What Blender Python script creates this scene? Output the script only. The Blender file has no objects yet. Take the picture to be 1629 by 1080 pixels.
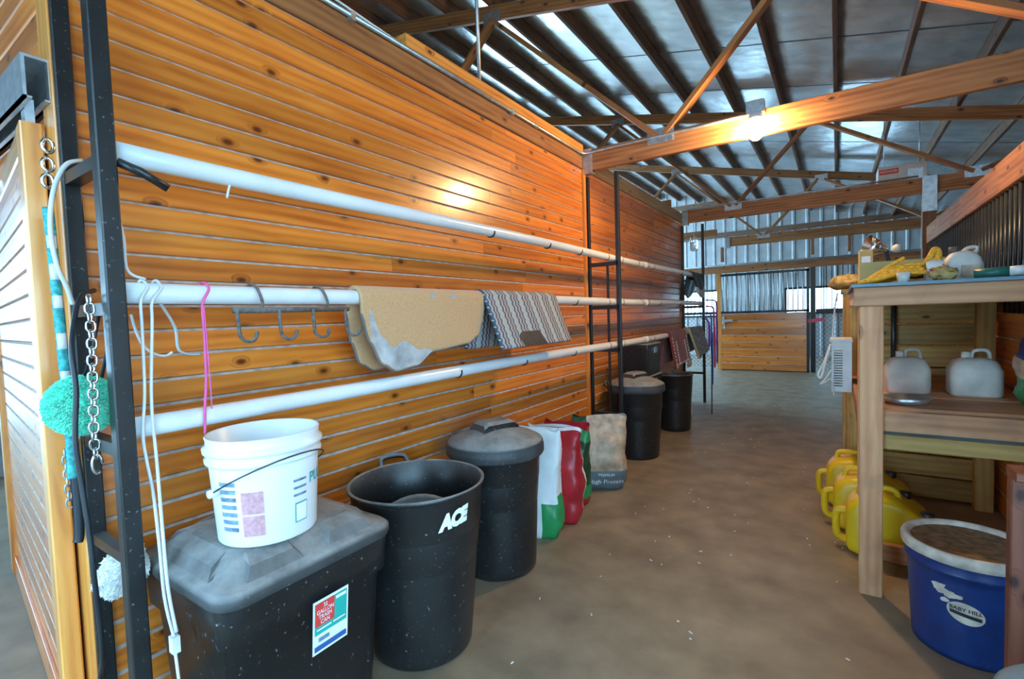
import bpy, math, random
from mathutils import Vector, Matrix, noise
random.seed(7)
S = bpy.context.scene
COL = S.collection
PI = math.pi
# ---------------------------------------------------------------- camera
FPX, CX0, CY0 = 770.0, 814.5, 540.0
R3 = Matrix(((0.8299550, 0.0005169, 0.5578300), (0.5568976, 0.0570349, -0.8286206), (-0.0322441, 0.9983721, 0.0470486)))
CAM = Vector((1.917, 0.0, 1.35))
cd = bpy.data.cameras.new('camera'); cam = bpy.data.objects.new('camera', cd); COL.objects.link(cam)
cd.sensor_width = 36.0; cd.lens = FPX / 1629.0 * 36.0; cd.clip_start = 0.02; cd.clip_end = 200
cam.matrix_world = Matrix.Translation(CAM) @ R3.to_4x4()
S.camera = cam
# ---------------------------------------------------------------- world, exposure
w = bpy.data.worlds.new('sky'); S.world = w; w.use_nodes = True
bg = w.node_tree.nodes['Background']
bg.inputs['Color'].default_value = (0.40, 0.72, 1.0, 1)
bg.inputs['Strength'].default_value = 8.0
S.view_settings.view_transform = 'Standard'; S.view_settings.look = 'None'
S.view_settings.gamma = 1.0; S.view_settings.use_curve_mapping = False
S.view_settings.exposure = 0.42

# ---------------------------------------------------------------- helpers
def ray(px, py): return R3 @ Vector((px - CX0, -(py - CY0), -FPX))
def onX(px, py, x): r = ray(px, py); return CAM + r * ((x - CAM.x) / r.x)
def onY(px, py, y): r = ray(px, py); return CAM + r * ((y - CAM.y) / r.y)
def onZ(px, py, z): r = ray(px, py); return CAM + r * ((z - CAM.z) / r.z)
def cyl_hit(px, py, cx, cy, rad):
    r = ray(px, py); ox, oy = CAM.x - cx, CAM.y - cy
    a = r.x * r.x + r.y * r.y; b = 2 * (ox * r.x + oy * r.y); c = ox * ox + oy * oy - rad * rad
    t = (-b - math.sqrt(max(0, b * b - 4 * a * c))) / (2 * a); p = CAM + r * t
    return math.atan2(p.y - cy, p.x - cx), p.z

def world_m(o):
    m = o.matrix_basis.copy()
    if o.parent: m = world_m(o.parent) @ o.matrix_parent_inverse @ m
    return m
def setpar(o, p):
    if p is not None:
        o.parent = p; o.matrix_parent_inverse = world_m(p).inverted()
def tag(o, label=None, cat=None, group=None, kind=None):
    if label: o['label'] = label
    if cat: o['category'] = cat
    if group: o['group'] = group
    if kind: o['kind'] = kind
    return o
def empty(name, loc, label=None, cat=None, group=None, kind=None):
    o = bpy.data.objects.new(name, None); o.empty_display_size = .05; COL.objects.link(o); o.location = loc
    return tag(o, label, cat, group, kind)

class MB:
    def __init__(s): s.v = []; s.f = []; s.m = []; s.sm = []
    def add(s, vs, fs, mi=0, smooth=False):
        b = len(s.v); s.v += [tuple(p) for p in vs]
        for f in fs: s.f.append([b + i for i in f]); s.m.append(mi); s.sm.append(smooth)
        return s
    def box(s, a, b, mi=0):
        (x0, y0, z0), (x1, y1, z1) = a, b
        vs = [(x0,y0,z0),(x1,y0,z0),(x1,y1,z0),(x0,y1,z0),(x0,y0,z1),(x1,y0,z1),(x1,y1,z1),(x0,y1,z1)]
        return s.add(vs, [(0,3,2,1),(4,5,6,7),(0,1,5,4),(1,2,6,5),(2,3,7,6),(3,0,4,7)], mi)
    def bar(s, p0, p1, w, h, up=(0,0,1), mi=0):
        p0, p1 = Vector(p0), Vector(p1); d = (p1 - p0).normalized(); up = Vector(up)
        if abs(d.dot(up)) > .99: up = Vector((0,1,0))
        sd = d.cross(up).normalized(); u = sd.cross(d)
        vs = []
        for p in (p0, p1):
            for a, b in ((-1,-1),(1,-1),(1,1),(-1,1)): vs.append(p + sd * (a * w / 2) + u * (b * h / 2))
        return s.add(vs, [(0,1,2,3),(7,6,5,4),(0,4,5,1),(1,5,6,2),(2,6,7,3),(3,7,4,0)], mi)
    def tube(s, pts, r, n=8, mi=0, closed=False):
        pts = [Vector(p) for p in pts]; N = len(pts); rs = r if isinstance(r, (list, tuple)) else [r] * N
        vs = []; prev = None
        for i, p in enumerate(pts):
            if closed: d = pts[(i+1) % N] - pts[i-1]
            else: d = pts[min(i+1, N-1)] - pts[max(i-1, 0)]
            if d.length < 1e-9: d = Vector((0,0,1))
            d.normalize()
            if prev is None:
                a = Vector((0,0,1)) if abs(d.z) < .9 else Vector((1,0,0)); u = d.cross(a).normalized()
            else: u = (prev - d * prev.dot(d)).normalized()
            prev = u; q = d.cross(u)
            for k in range(n):
                t = 2 * PI * k / n; vs.append(p + (u * math.cos(t) + q * math.sin(t)) * rs[i])
        fs = []
        for i in range(N if closed else N - 1):
            j = (i + 1) % N
            for k in range(n): fs.append((i*n+k, i*n+(k+1)%n, j*n+(k+1)%n, j*n+k))
        if not closed: fs.append(tuple(range(n))[::-1]); fs.append(tuple((N-1)*n + k for k in range(n)))
        return s.add(vs, fs, mi, True)
    def lathe(s, prof, c, n=40, mi=0, sx=1.0, sy=1.0, mfn=None, pw=None):
        cx, cy, cz = c; vs = []
        for (r, z) in prof:
            for k in range(n):
                t = 2 * PI * k / n; ct, st = math.cos(t), math.sin(t)
                if pw:
                    ct = math.copysign(abs(ct) ** pw, ct); st = math.copysign(abs(st) ** pw, st)
                vs.append((cx + r * ct * sx, cy + r * st * sy, cz + z))
        b = len(s.v); s.v += vs
        for i in range(len(prof) - 1):
            for k in range(n):
                s.f.append([b+i*n+k, b+i*n+(k+1)%n, b+(i+1)*n+(k+1)%n, b+(i+1)*n+k]); s.m.append(mfn(i) if mfn else mi); s.sm.append(True)
        return s
    def disc(s, c, r, n=40, mi=0):
        return s.add([(c[0]+r*math.cos(2*PI*k/n), c[1]+r*math.sin(2*PI*k/n), c[2]) for k in range(n)], [tuple(range(n))], mi)
    def grid(s, fn, nu, nv, mi=0, mfn=None, smooth=True):
        vs = [fn(i / nu, j / nv) for i in range(nu + 1) for j in range(nv + 1)]
        b = len(s.v); s.v += [tuple(p) for p in vs]
        for i in range(nu):
            for j in range(nv):
                s.f.append([b+i*(nv+1)+j, b+(i+1)*(nv+1)+j, b+(i+1)*(nv+1)+j+1, b+i*(nv+1)+j+1])
                s.m.append(mfn((i+.5)/nu, (j+.5)/nv) if mfn else mi); s.sm.append(smooth)
        return s
    def poly(s, pts, off, mi=0):
        """flat outline extruded by vector off"""
        n = len(pts); a = [Vector(p) for p in pts]; o = Vector(off); vs = a + [p + o for p in a]
        fs = [tuple(range(n))[::-1], tuple(range(n, 2*n))] + [(i, (i+1) % n, n+(i+1) % n, n+i) for i in range(n)]
        return s.add(vs, fs, mi)
    def mesh(s, name, mats):
        me = bpy.data.meshes.new(name); me.from_pydata(s.v, [], s.f)
        for m in (mats if isinstance(mats, (list, tuple)) else [mats]): me.materials.append(M[m])
        me.polygons.foreach_set('material_index', s.m); me.polygons.foreach_set('use_smooth', s.sm)
        me.update(); return me
    def build(s, name, mats, parent=None, mat=None, solid=0, bevel=0, sub=0):
        o = bpy.data.objects.new(name, s.mesh(name, mats)); COL.objects.link(o)
        if mat is not None: o.matrix_basis = mat
        setpar(o, parent)
        if solid:
            md = o.modifiers.new('solid', 'SOLIDIFY'); md.thickness = solid; md.offset = 0
        if bevel:
            md = o.modifiers.new('bevel', 'BEVEL'); md.width = bevel; md.segments = 2; md.limit_method = 'ANGLE'
        if sub:
            md = o.modifiers.new('sub', 'SUBSURF'); md.levels = sub; md.render_levels = sub
        return o

def frame(p0, p1, up=(0,0,1)):
    p0, p1 = Vector(p0), Vector(p1); x = (p1 - p0).normalized(); up = Vector(up)
    if abs(x.dot(up)) > .99: up = Vector((0,1,0)) if abs(x.y) < .9 else Vector((1,0,0))
    y = up.cross(x).normalized(); z = x.cross(y)
    return Matrix(((x.x,y.x,z.x,(p0.x+p1.x)/2),(x.y,y.y,z.y,(p0.y+p1.y)/2),(x.z,y.z,z.z,(p0.z+p1.z)/2),(0,0,0,1))), (p1-p0).length
def lumber(name, p0, p1, w, h, mats='pine', parent=None, up=(0,0,1), ch=.004):
    """timber with its grain along its length: local x = length, y = w, z = h, edges eased"""
    m, L = frame(p0, p1, up); a, b, l = w/2, h/2, L/2; ch = min(ch, a*.4, b*.4)
    pr = [(-a+ch,-b),(a-ch,-b),(a,-b+ch),(a,b-ch),(a-ch,b),(-a+ch,b),(-a,b-ch),(-a,-b+ch)]
    mb = MB(); vs = [(-l,y,z) for y,z in pr] + [(l,y,z) for y,z in pr]
    mb.add(vs, [(7,6,5,4,3,2,1,0), tuple(range(8,16))] + [(i,(i+1)%8,8+(i+1)%8,8+i) for i in range(8)])
    return mb.build(name, mats, parent, m)
def groove_board(name, p0, p1, w, h, mats, parent, up=(0,0,1), ch=.009):
    """tongue and groove board: local +y is the face, chamfered long edges that hold dust (slot 1)"""
    m, L = frame(p0, p1, up); a, b, l = w/2, h/2, L/2 - .0006
    pr = [(-a,-b),(a-ch,-b),(a,-b+ch*.45),(a,b-ch),(a-ch,b),(-a,b)]
    n = 6; mb = MB(); vs = [(-l,y,z) for y,z in pr] + [(l,y,z) for y,z in pr]
    mb.add(vs, [tuple(range(n))[::-1], tuple(range(n,2*n))])
    for i in range(n):
        mb.add([vs[i], vs[(i+1)%n], vs[n+(i+1)%n], vs[n+i]], [(0,1,2,3)], 1 if i == 3 else 0)
    return mb.build(name, mats, parent, m)
def copy_tree(o, parent=None, loc=None):
    c = o.copy(); COL.objects.link(c)
    if parent: c.parent = parent
    if loc is not None: c.location = loc
    for ch in list(o.children): copy_tree(ch, c)
    return c
def arc(p0, p1, sag, n=12):
    p0, p1 = Vector(p0), Vector(p1)
    return [p0.lerp(p1, i/n) + Vector((0,0,-sag*4*(i/n)*(1-i/n))) for i in range(n+1)]
def spline(pts, n=6):
    P = [Vector(p) for p in pts]; out = []
    for i in range(len(P)-1):
        a = P[max(i-1,0)]; b = P[i]; c = P[i+1]; d = P[min(i+2,len(P)-1)]
        for k in range(n):
            t = k/n; out.append(.5*((2*b)+(c-a)*t+(2*a-5*b+4*c-d)*t*t+(3*b-a-3*c+d)*t**3))
    return out + [P[-1]]
def text_data(s, size, bold=0.0):
    cu = bpy.data.curves.new('t', 'FONT'); cu.body = s; cu.size = size; cu.align_x = 'CENTER'; cu.align_y = 'CENTER'; cu.offset = bold; cu.resolution_u = 3
    o = bpy.data.objects.new('t', cu); COL.objects.link(o)
    dg = bpy.context.evaluated_depsgraph_get(); me = o.evaluated_get(dg).to_mesh()
    v = [tuple(p.co) for p in me.vertices]; f = [tuple(p.vertices) for p in me.polygons]
    o.evaluated_get(dg).to_mesh_clear(); bpy.data.objects.remove(o); bpy.data.curves.remove(cu)
    return v, f
def text_cyl(name, s, size, c, rad, ang, z, mat, parent, shear=0, sx=1, bold=0, tilt=0):
    v, f = text_data(s, size, bold); mb = MB(); out = []
    for x, y, _ in v:
        x = x*sx + y*shear; x, y = x*math.cos(tilt)-y*math.sin(tilt), x*math.sin(tilt)+y*math.cos(tilt)
        rr = rad(z+y) if callable(rad) else rad
        out.append((c[0]+rr*math.cos(ang+x/rr), c[1]+rr*math.sin(ang+x/rr), z+y))
    mb.add(out, f); return mb.build(name, mat, parent)
def text_flat(name, s, size, org, xd, yd, mat, parent, sx=1, bold=0, off=.001):
    v, f = text_data(s, size, bold); xd, yd = Vector(xd).normalized(), Vector(yd).normalized(); nrm = xd.cross(yd); mb = MB()
    mb.add([Vector(org)+xd*(x*sx)+yd*y+nrm*off for x, y, _ in v], f); return mb.build(name, mat, parent)

# ---------------------------------------------------------------- materials
M = {}
def nt(name):
    m = bpy.data.materials.new(name); m.use_nodes = True; M[name] = m
    t = m.node_tree; return m, t, t.nodes['Principled BSDF'], t.nodes, t.links
def ramp(ns, stops):
    r = ns.new('ShaderNodeValToRGB'); e = r.color_ramp.elements
    while len(e) < len(stops): e.new(.5)
    for i, (p, c) in enumerate(stops): e[i].position = p; e[i].color = (*c, 1) if len(c) == 3 else c
    return r
def wood(name, cl, cm, cdk, rough=.4, coat=0.0, knots=.5, worn=0.0):
    m, t, b, ns, ln = nt(name)
    tc = ns.new('ShaderNodeTexCoord'); oi = ns.new('ShaderNodeObjectInfo')
    mul = ns.new('ShaderNodeVectorMath'); mul.operation = 'MULTIPLY_ADD'
    cmb = ns.new('ShaderNodeCombineXYZ')
    for k, f in enumerate((91.7, 0.0, 37.3)):
        mm = ns.new('ShaderNodeMath'); mm.operation = 'MULTIPLY'; mm.inputs[1].default_value = f
        ln.new(oi.outputs['Random'], mm.inputs[0]); ln.new(mm.outputs[0], cmb.inputs[k])
    mul.inputs[1].default_value = (1,1,1); ln.new(tc.outputs['Object'], mul.inputs[0]); ln.new(cmb.outputs[0], mul.inputs[2])
    # knots
    mk = ns.new('ShaderNodeMapping'); mk.inputs['Scale'].default_value = (3.6, 3.0, 6.4); ln.new(mul.outputs[0], mk.inputs[0])
    vo = ns.new('ShaderNodeTexVoronoi'); vo.inputs['Scale'].default_value = 1.0; vo.inputs['Randomness'].default_value = 1.0; sxz = ns.new('ShaderNodeSeparateXYZ'); cxz = ns.new('ShaderNodeCombineXYZ'); ln.new(mk.outputs[0], sxz.inputs[0]); ln.new(sxz.outputs['X'], cxz.inputs[0]); ln.new(sxz.outputs['Z'], cxz.inputs[1]); vo.voronoi_dimensions = '2D'; ln.new(cxz.outputs[0], vo.inputs['Vector'])
    kr = ramp(ns, [(0.0,(1,1,1)),(.045,(.9,.9,.9)),(.085,(.3,.3,.3)),(.17,(0,0,0))]); ln.new(vo.outputs['Distance'], kr.inputs[0])
    sel = ns.new('ShaderNodeMath'); sel.operation = 'LESS_THAN'; sel.inputs[1].default_value = knots
    sp = ns.new('ShaderNodeSeparateColor'); ln.new(vo.outputs['Color'], sp.inputs[0]); ln.new(sp.outputs[0], sel.inputs[0])
    km = ns.new('ShaderNodeMath'); km.operation = 'MULTIPLY'; ln.new(kr.outputs[0], km.inputs[0]); ln.new(sel.outputs[0], km.inputs[1])
    # grain, swirled round the knots
    mg = ns.new('ShaderNodeMapping'); mg.inputs['Scale'].default_value = (1.1, 6, 9); ln.new(mul.outputs[0], mg.inputs[0])
    ad = ns.new('ShaderNodeVectorMath'); ad.operation = 'ADD'; ln.new(mg.outputs[0], ad.inputs[0])
    kc = ns.new('ShaderNodeMath'); kc.operation = 'MULTIPLY'; kc.inputs[1].default_value = 1.6; ln.new(km.outputs[0], kc.inputs[0]); ln.new(kc.outputs[0], ad.inputs[1])
    no = ns.new('ShaderNodeTexNoise'); no.inputs['Scale'].default_value = 1.6; no.inputs['Detail'].default_value = 6; no.inputs['Distortion'].default_value = .9; ln.new(ad.outputs[0], no.inputs['Vector'])
    wv = ns.new('ShaderNodeTexWave'); wv.bands_direction = 'Z'; wv.inputs['Scale'].default_value = .9; wv.inputs['Distortion'].default_value = 5; wv.inputs['Detail'].default_value = 3; ln.new(ad.outputs[0], wv.inputs['Vector'])
    mx = ns.new('ShaderNodeMix'); mx.inputs[0].default_value = .16; ln.new(no.outputs['Fac'], mx.inputs[2]); ln.new(wv.outputs['Fac'], mx.inputs[3])
    cr = ramp(ns, [(.25, cdk), (.48, cm), (.72, cl)]); ln.new(mx.outputs[0], cr.inputs[0])
    # board to board tone
    hs = ns.new('ShaderNodeHueSaturation'); ln.new(cr.outputs[0], hs.inputs['Color'])
    vr = ns.new('ShaderNodeMapRange'); vr.inputs[3].default_value = .74; vr.inputs[4].default_value = 1.18; ln.new(oi.outputs['Random'], vr.inputs[0]); ln.new(vr.outputs[0], hs.inputs['Value'])
    kx = ns.new('ShaderNodeMix'); kx.data_type = 'RGBA'; ln.new(km.outputs[0], kx.inputs[0]); ln.new(hs.outputs[0], kx.inputs[6])
    kx.inputs[7].default_value = (cdk[0]*.22, cdk[1]*.16, cdk[2]*.2, 1)
    out = kx.outputs[2]
    if worn:
        n2 = ns.new('ShaderNodeTexNoise'); n2.inputs['Scale'].default_value = 7; n2.inputs['Detail'].default_value = 8; ln.new(mul.outputs[0], n2.inputs['Vector'])
        r2 = ramp(ns, [(.5,(0,0,0)),(.75,(worn,worn,worn))]); ln.new(n2.outputs['Fac'], r2.inputs[0])
        wx = ns.new('ShaderNodeMix'); wx.data_type = 'RGBA'; ln.new(r2.outputs[0], wx.inputs[0]); ln.new(out, wx.inputs[6]); wx.inputs[7].default_value = (.10,.07,.05,1); out = wx.outputs[2]
    ln.new(out, b.inputs['Base Color'])
    b.inputs['Roughness'].default_value = rough; b.inputs['Coat Weight'].default_value = coat; b.inputs['Coat Roughness'].default_value = .13
    bp = ns.new('ShaderNodeBump'); bp.inputs['Strength'].default_value = .10; bp.inputs['Distance'].default_value = .004; ln.new(no.outputs['Fac'], bp.inputs['Height']); ln.new(bp.outputs[0], b.inputs['Normal'])
def plain(name, c, rough=.5, metal=0.0, var=.12, scale=12, bump=0.0, spec=.5, sheen=0, dust=0.0, dustc=(.33,.35,.36), specks=0.0):
    m, t, b, ns, ln = nt(name)
    tc = ns.new('ShaderNodeTexCoord')
    no = ns.new('ShaderNodeTexNoise'); no.inputs['Scale'].default_value = scale; no.inputs['Detail'].default_value = 6; ln.new(tc.outputs['Object'], no.inputs['Vector'])
    lo = tuple(max(0, x*(1-var)) for x in c); hi = tuple(min(1, x*(1+var)) for x in c)
    cr = ramp(ns, [(.3, lo), (.7, hi)]); ln.new(no.outputs['Fac'], cr.inputs[0]); out = cr.outputs[0]
    if dust or specks:
        n2 = ns.new('ShaderNodeTexNoise'); n2.inputs['Scale'].default_value = 9; n2.inputs['Detail'].default_value = 9; n2.inputs['Roughness'].default_value = .7; ln.new(tc.outputs['Object'], n2.inputs['Vector'])
        ge = ns.new('ShaderNodeNewGeometry'); sx = ns.new('ShaderNodeSeparateXYZ'); ln.new(ge.outputs['Normal'], sx.inputs[0])
        up = ns.new('ShaderNodeMapRange'); up.inputs[1].default_value = .25; up.inputs[2].default_value = .85; ln.new(sx.outputs['Z'], up.inputs[0])
        dn = ramp(ns, [(.3,(.35,.35,.35)),(.6,(1,1,1))]); ln.new(n2.outputs['Fac'], dn.inputs[0])
        mm = ns.new('ShaderNodeMath'); mm.operation = 'MULTIPLY'; ln.new(up.outputs[0], mm.inputs[0]); ln.new(dn.outputs[0], mm.inputs[1])
        m2 = ns.new('ShaderNodeMath'); m2.operation = 'MULTIPLY'; m2.inputs[1].default_value = dust; ln.new(mm.outputs[0], m2.inputs[0])
        n3 = ns.new('ShaderNodeTexNoise'); n3.inputs['Scale'].default_value = 85; n3.inputs['Detail'].default_value = 3; ln.new(tc.outputs['Object'], n3.inputs['Vector'])
        s3 = ramp(ns, [(.66,(0,0,0)),(.74,(specks,specks,specks))]); ln.new(n3.outputs['Fac'], s3.inputs[0])
        mxm = ns.new('ShaderNodeMath'); mxm.operation = 'MAXIMUM'; ln.new(m2.outputs[0], mxm.inputs[0]); ln.new(s3.outputs[0], mxm.inputs[1])
        x = ns.new('ShaderNodeMix'); x.data_type = 'RGBA'; ln.new(mxm.outputs[0], x.inputs[0]); ln.new(out, x.inputs[6]); x.inputs[7].default_value = (*dustc, 1); out = x.outputs[2]
        rr = ns.new('ShaderNodeMapRange'); rr.inputs[3].default_value = rough; rr.inputs[4].default_value = .85; ln.new(mxm.outputs[0], rr.inputs[0]); ln.new(rr.outputs[0], b.inputs['Roughness'])
    else: b.inputs['Roughness'].default_value = rough
    ln.new(out, b.inputs['Base Color'])
    b.inputs['Metallic'].default_value = metal; b.inputs['Specular IOR Level'].default_value = spec; b.inputs['Sheen Weight'].default_value = sheen
    if bump:
        bp = ns.new('ShaderNodeBump'); bp.inputs['Strength'].default_value = bump; bp.inputs['Distance'].default_value = .01; ln.new(no.outputs['Fac'], bp.inputs['Height']); ln.new(bp.outputs[0], b.inputs['Normal'])
    return m
def stripes(name, cols, period, rough=.9, zig=.012):
    m, t, b, ns, ln = nt(name)
    tc = ns.new('ShaderNodeTexCoord'); sp = ns.new('ShaderNodeSeparateXYZ'); ln.new(tc.outputs['Object'], sp.inputs[0])
    zz = ns.new('ShaderNodeMath'); zz.operation = 'PINGPONG'; zz.inputs[1].default_value = .018; ln.new(sp.outputs['Z'], zz.inputs[0])
    zm = ns.new('ShaderNodeMath'); zm.operation = 'MULTIPLY_ADD'; zm.inputs[1].default_value = zig/.018; ln.new(zz.outputs[0], zm.inputs[0]); ln.new(sp.outputs['Y'], zm.inputs[2])
    fr = ns.new('ShaderNodeMath'); fr.operation = 'MODULO'; fr.inputs[1].default_value = period; ln.new(zm.outputs[0], fr.inputs[0])
    dv = ns.new('ShaderNodeMath'); dv.operation = 'DIVIDE'; dv.inputs[1].default_value = period; ln.new(fr.outputs[0], dv.inputs[0])
    cr = ramp(ns, cols); cr.color_ramp.interpolation = 'CONSTANT'; ln.new(dv.outputs[0], cr.inputs[0])
    no = ns.new('ShaderNodeTexNoise'); no.inputs['Scale'].default_value = 240; ln.new(tc.outputs['Object'], no.inputs['Vector'])
    mx = ns.new('ShaderNodeMix'); mx.data_type = 'RGBA'; mx.blend_type = 'MULTIPLY'; mx.inputs[0].default_value = .5; ln.new(cr.outputs[0], mx.inputs[6]); ln.new(no.outputs['Fac'], mx.inputs[7])
    ln.new(mx.outputs[2], b.inputs['Base Color']); b.inputs['Roughness'].default_value = rough

wood('varnished_pine', (.82,.275,.040), (.70,.195,.023), (.47,.105,.012), .30, .5, .60)
wood('trim_pine', (.78,.36,.085), (.66,.26,.05), (.42,.12,.02), .34, .4, .35)
wood('truss_pine', (.50,.22,.075), (.38,.145,.045), (.20,.065,.02), .55, 0, .4)
wood('purlin_wood', (.26,.135,.075), (.19,.09,.05), (.10,.045,.028), .7, 0, .35, .3)
wood('raw_pine', (.68,.36,.18), (.56,.26,.12), (.38,.15,.07), .6, 0, .35, .35)
wood('yellow_pine', (.62,.40,.13), (.50,.30,.08), (.32,.17,.045), .6, 0, .4, .3)
wood('dark_red_wood', (.30,.095,.05), (.23,.07,.036), (.13,.038,.02), .55, 0, .3)
wood('beige_header', (.52,.36,.20), (.44,.29,.15), (.33,.20,.10), .6, 0, .25)
plain('groove_dust', (.50,.42,.37), .9, var=.25, scale=30)
plain('black_paint', (.014,.015,.016), .34, var=.3, specks=.5, dust=.25)
plain('pvc_white', (.80,.82,.83), .28, var=.05, scale=6, specks=.12, dustc=(.35,.36,.36))
plain('pvc_seam', (.03,.03,.03), .5)
plain('black_plastic', (.014,.015,.016), .32, var=.3, scale=5, dust=.75, specks=.55, dustc=(.37,.37,.36))
plain('dusty_lid', (.05,.052,.054), .55, var=.3, scale=8, dust=.8, specks=.4, dustc=(.38,.38,.37))
plain('bucket_white', (.82,.84,.85), .32, var=.03, scale=4)
plain('print_blue', (.16,.26,.38), .5, var=.5, scale=60)
plain('print_pink', (.58,.30,.33), .5, var=.2, scale=90)
plain('print_teal', (.05,.38,.42), .5)
plain('label_white', (.85,.86,.86), .4, var=.02)
plain('label_red', (.75,.06,.05), .4, var=.08)
plain('label_green', (.02,.42,.36), .4, var=.08)
plain('label_blue', (.03,.12,.36), .4)
plain('galvanized', (.50,.53,.55), .42, .85, var=.2, scale=25)
plain('dark_steel', (.06,.065,.07), .4, .6, var=.3)
plain('chrome', (.75,.76,.78), .2, 1.0, var=.05)
plain('rust_iron', (.14,.12,.11), .7, .3, var=.5, scale=60, dust=.5, dustc=(.4,.38,.35))
plain('felt_tan', (.62,.36,.17), .95, var=.14, scale=160, sheen=.3, bump=.2)
plain('leather_grey', (.46,.46,.46), .6, var=.35, scale=14)
plain('edge_binding', (.17,.15,.15), .8)
plain('leather_black', (.016,.022,.032), .5, var=.4, scale=20)
stripes('woven_stripe', [(0,(.60,.60,.57)),(.22,(.10,.13,.18)),(.34,(.55,.56,.54)),(.5,(.24,.07,.08)),(.60,(.50,.51,.50)),(.74,(.12,.14,.19)),(.84,(.62,.62,.60))], .125)
plain('maroon_cloth', (.20,.022,.030), .9, var=.25, scale=60, sheen=.2)
plain('grey_pad', (.22,.24,.26), .9, var=.8, scale=28)
plain('stud_white', (.75,.72,.66), .5)
plain('braid', (.42,.36,.24), .9, var=.5, scale=120)
plain('rope_white', (.72,.73,.74), .7, var=.1)
plain('hose_clear', (.62,.64,.62), .25, var=.08)
plain('twine_pink', (.85,.12,.38), .6)
plain('rope_teal', (.05,.36,.36), .8, var=.5, scale=70)
plain('cord_black', (.015,.02,.026), .45)
plain('pom_green', (.12,.74,.54), .9, var=.25, scale=40, sheen=.4)
plain('fleece', (.72,.72,.68), .95, var=.2, scale=30, sheen=.3)
plain('foil', (.80,.82,.84), .25, .92, var=.2, scale=5.0, bump=.6)
plain('foil_seam', (.20,.22,.25), .5, .3)
plain('concrete', (.26,.195,.13), .55, var=.30, scale=4.5, specks=.25, dustc=(.5,.48,.44), dust=.001)
plain('gravel', (.36,.36,.35), .9, var=.2, scale=8)
plain('plywood', (.30,.19,.10), .8)
plain('metal_sheet', (.44,.45,.46), .45, .4, var=.15, scale=5)
plain('mesh_steel', (.10,.12,.14), .5, .5)
plain('bag_white', (.78,.80,.80), .45, var=.06, scale=9, bump=.3)
plain('bag_green', (.02,.27,.08), .4, var=.15, bump=.3)
plain('bag_red', (.42,.015,.025), .4, var=.2, scale=9, bump=.3)
plain('bag_darkgreen', (.012,.06,.025), .4, var=.2, bump=.3)
plain('bag_tan', (.52,.36,.24), .45, var=.4, scale=14, bump=.3)
plain('bag_grey', (.13,.16,.17), .45, var=.15, bump=.3)
plain('bag_orange', (.55,.20,.04), .45)
plain('jug_yellow', (.78,.50,.010), .38, var=.08, scale=6)
plain('tub_blue', (.008,.035,.16), .38, var=.2, specks=.2)
plain('tub_lid', (.62,.55,.46), .6, var=.3, scale=20)
plain('tub_dirt', (.20,.12,.06), .95, var=.5, scale=30, bump=.6)
plain('grey_blue_lid', (.16,.26,.32), .6, var=.15, scale=8)
plain('rope_yellow', (.85,.36,.02), .7, var=.35, scale=90)
plain('cardboard', (.55,.42,.17), .8, var=.1)
plain('enamel_white', (.70,.70,.68), .4, var=.1, scale=15)
plain('green_plastic', (.02,.14,.11), .4)
plain('jar_white', (.60,.58,.54), .5, var=.15)
plain('jug_cream', (.60,.56,.49), .6, var=.2)
plain('canvas', (.42,.30,.12), .9, var=.5, scale=25)
plain('purple_rope', (.24,.07,.40), .7, var=.4, scale=50)
plain('pink_rope', (.60,.06,.22), .7)
plain('blue_rope', (.04,.12,.55), .7)
plain('yellow_tin', (.75,.60,.10), .45)
plain('red_tag', (.70,.08,.12), .5)
m, t, b, ns, ln = nt('bulb_glow'); b.inputs['Base Color'].default_value = (1,.9,.7,1)
b.inputs['Emission Color'].default_value = (1,.66,.32,1); b.inputs['Emission Strength'].default_value = 700
m, t, b, ns, ln = nt('jar_glass'); b.inputs['Base Color'].default_value = (.9,.95,1,1); b.inputs['Roughness'].default_value = .1; b.inputs['Transmission Weight'].default_value = .8

# ================================================================ SETTING
YC, YE = .48, 7.45          # wall corner, wall end
fl = MB().box((-9,-9,-.14), (9,17,-.06)).build('floor', 'gravel'); tag(fl, kind='structure')
for (a, b_) in (((-9,-1.6),(9,5.85)), ((-9,5.856),(9,9.4)), ((-9,9.406),(9,17))):
    MB().box((a[0],a[1],-.06), (b_[0],b_[1],0)).build('concrete_slab', 'concrete', fl)
# ---- left wall: boards one by one
wl = MB().box((-.12,YC+.02,0), (-.024,YE,2.66)).build('wall_left', 'plywood'); tag(wl, kind='structure')
PITCH, Z0 = .0845, 1.515 - 17*.0845
rng = random.Random(3)
def board_rows(y0, y1, parent, mats, zmax, x=-.012, minl=1.1, maxl=2.6):
    k = 0
    while Z0 + k*PITCH < zmax - .03:
        za = max(Z0 + k*PITCH, 0.004); zb = min(za + PITCH - .001 if k else Z0+PITCH-.001, zmax)
        y = y0
        while y < y1 - 1e-4:
            L = rng.uniform(minl, maxl); e = y + L
            if y1 - e < .7: e = y1
            if zb - za > .02:
                # direction -y so that local +y (the face) points to +x
                groove_board('board', (x, e, (za+zb)/2), (x, y, (za+zb)/2), .024, zb-za, mats, parent)
            y = e
        k += 1
board_rows(YC+.03, 4.06, wl, ['varnished_pine','groove_dust'], 2.66)
board_rows(4.10, YE-.03, wl, ['varnished_pine','groove_dust'], 2.66)
lumber('seam_trim', (0.006,4.08,0), (0.006,4.08,2.66), .03, .035, 'varnished_pine', wl, up=(1,0,0))
lumber('header_board', (-.006,YC,2.73), (-.006,4.06,2.73), .03, .135, 'truss_pine', wl)
lumber('header_board', (-.006,4.10,2.73), (-.006,YE,2.73), .03, .135, 'beige_header', wl)
lumber('top_plate', (-.05,1.90,2.835), (-.05,4.05,2.835), .15, .07, 'trim_pine', wl)
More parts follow.
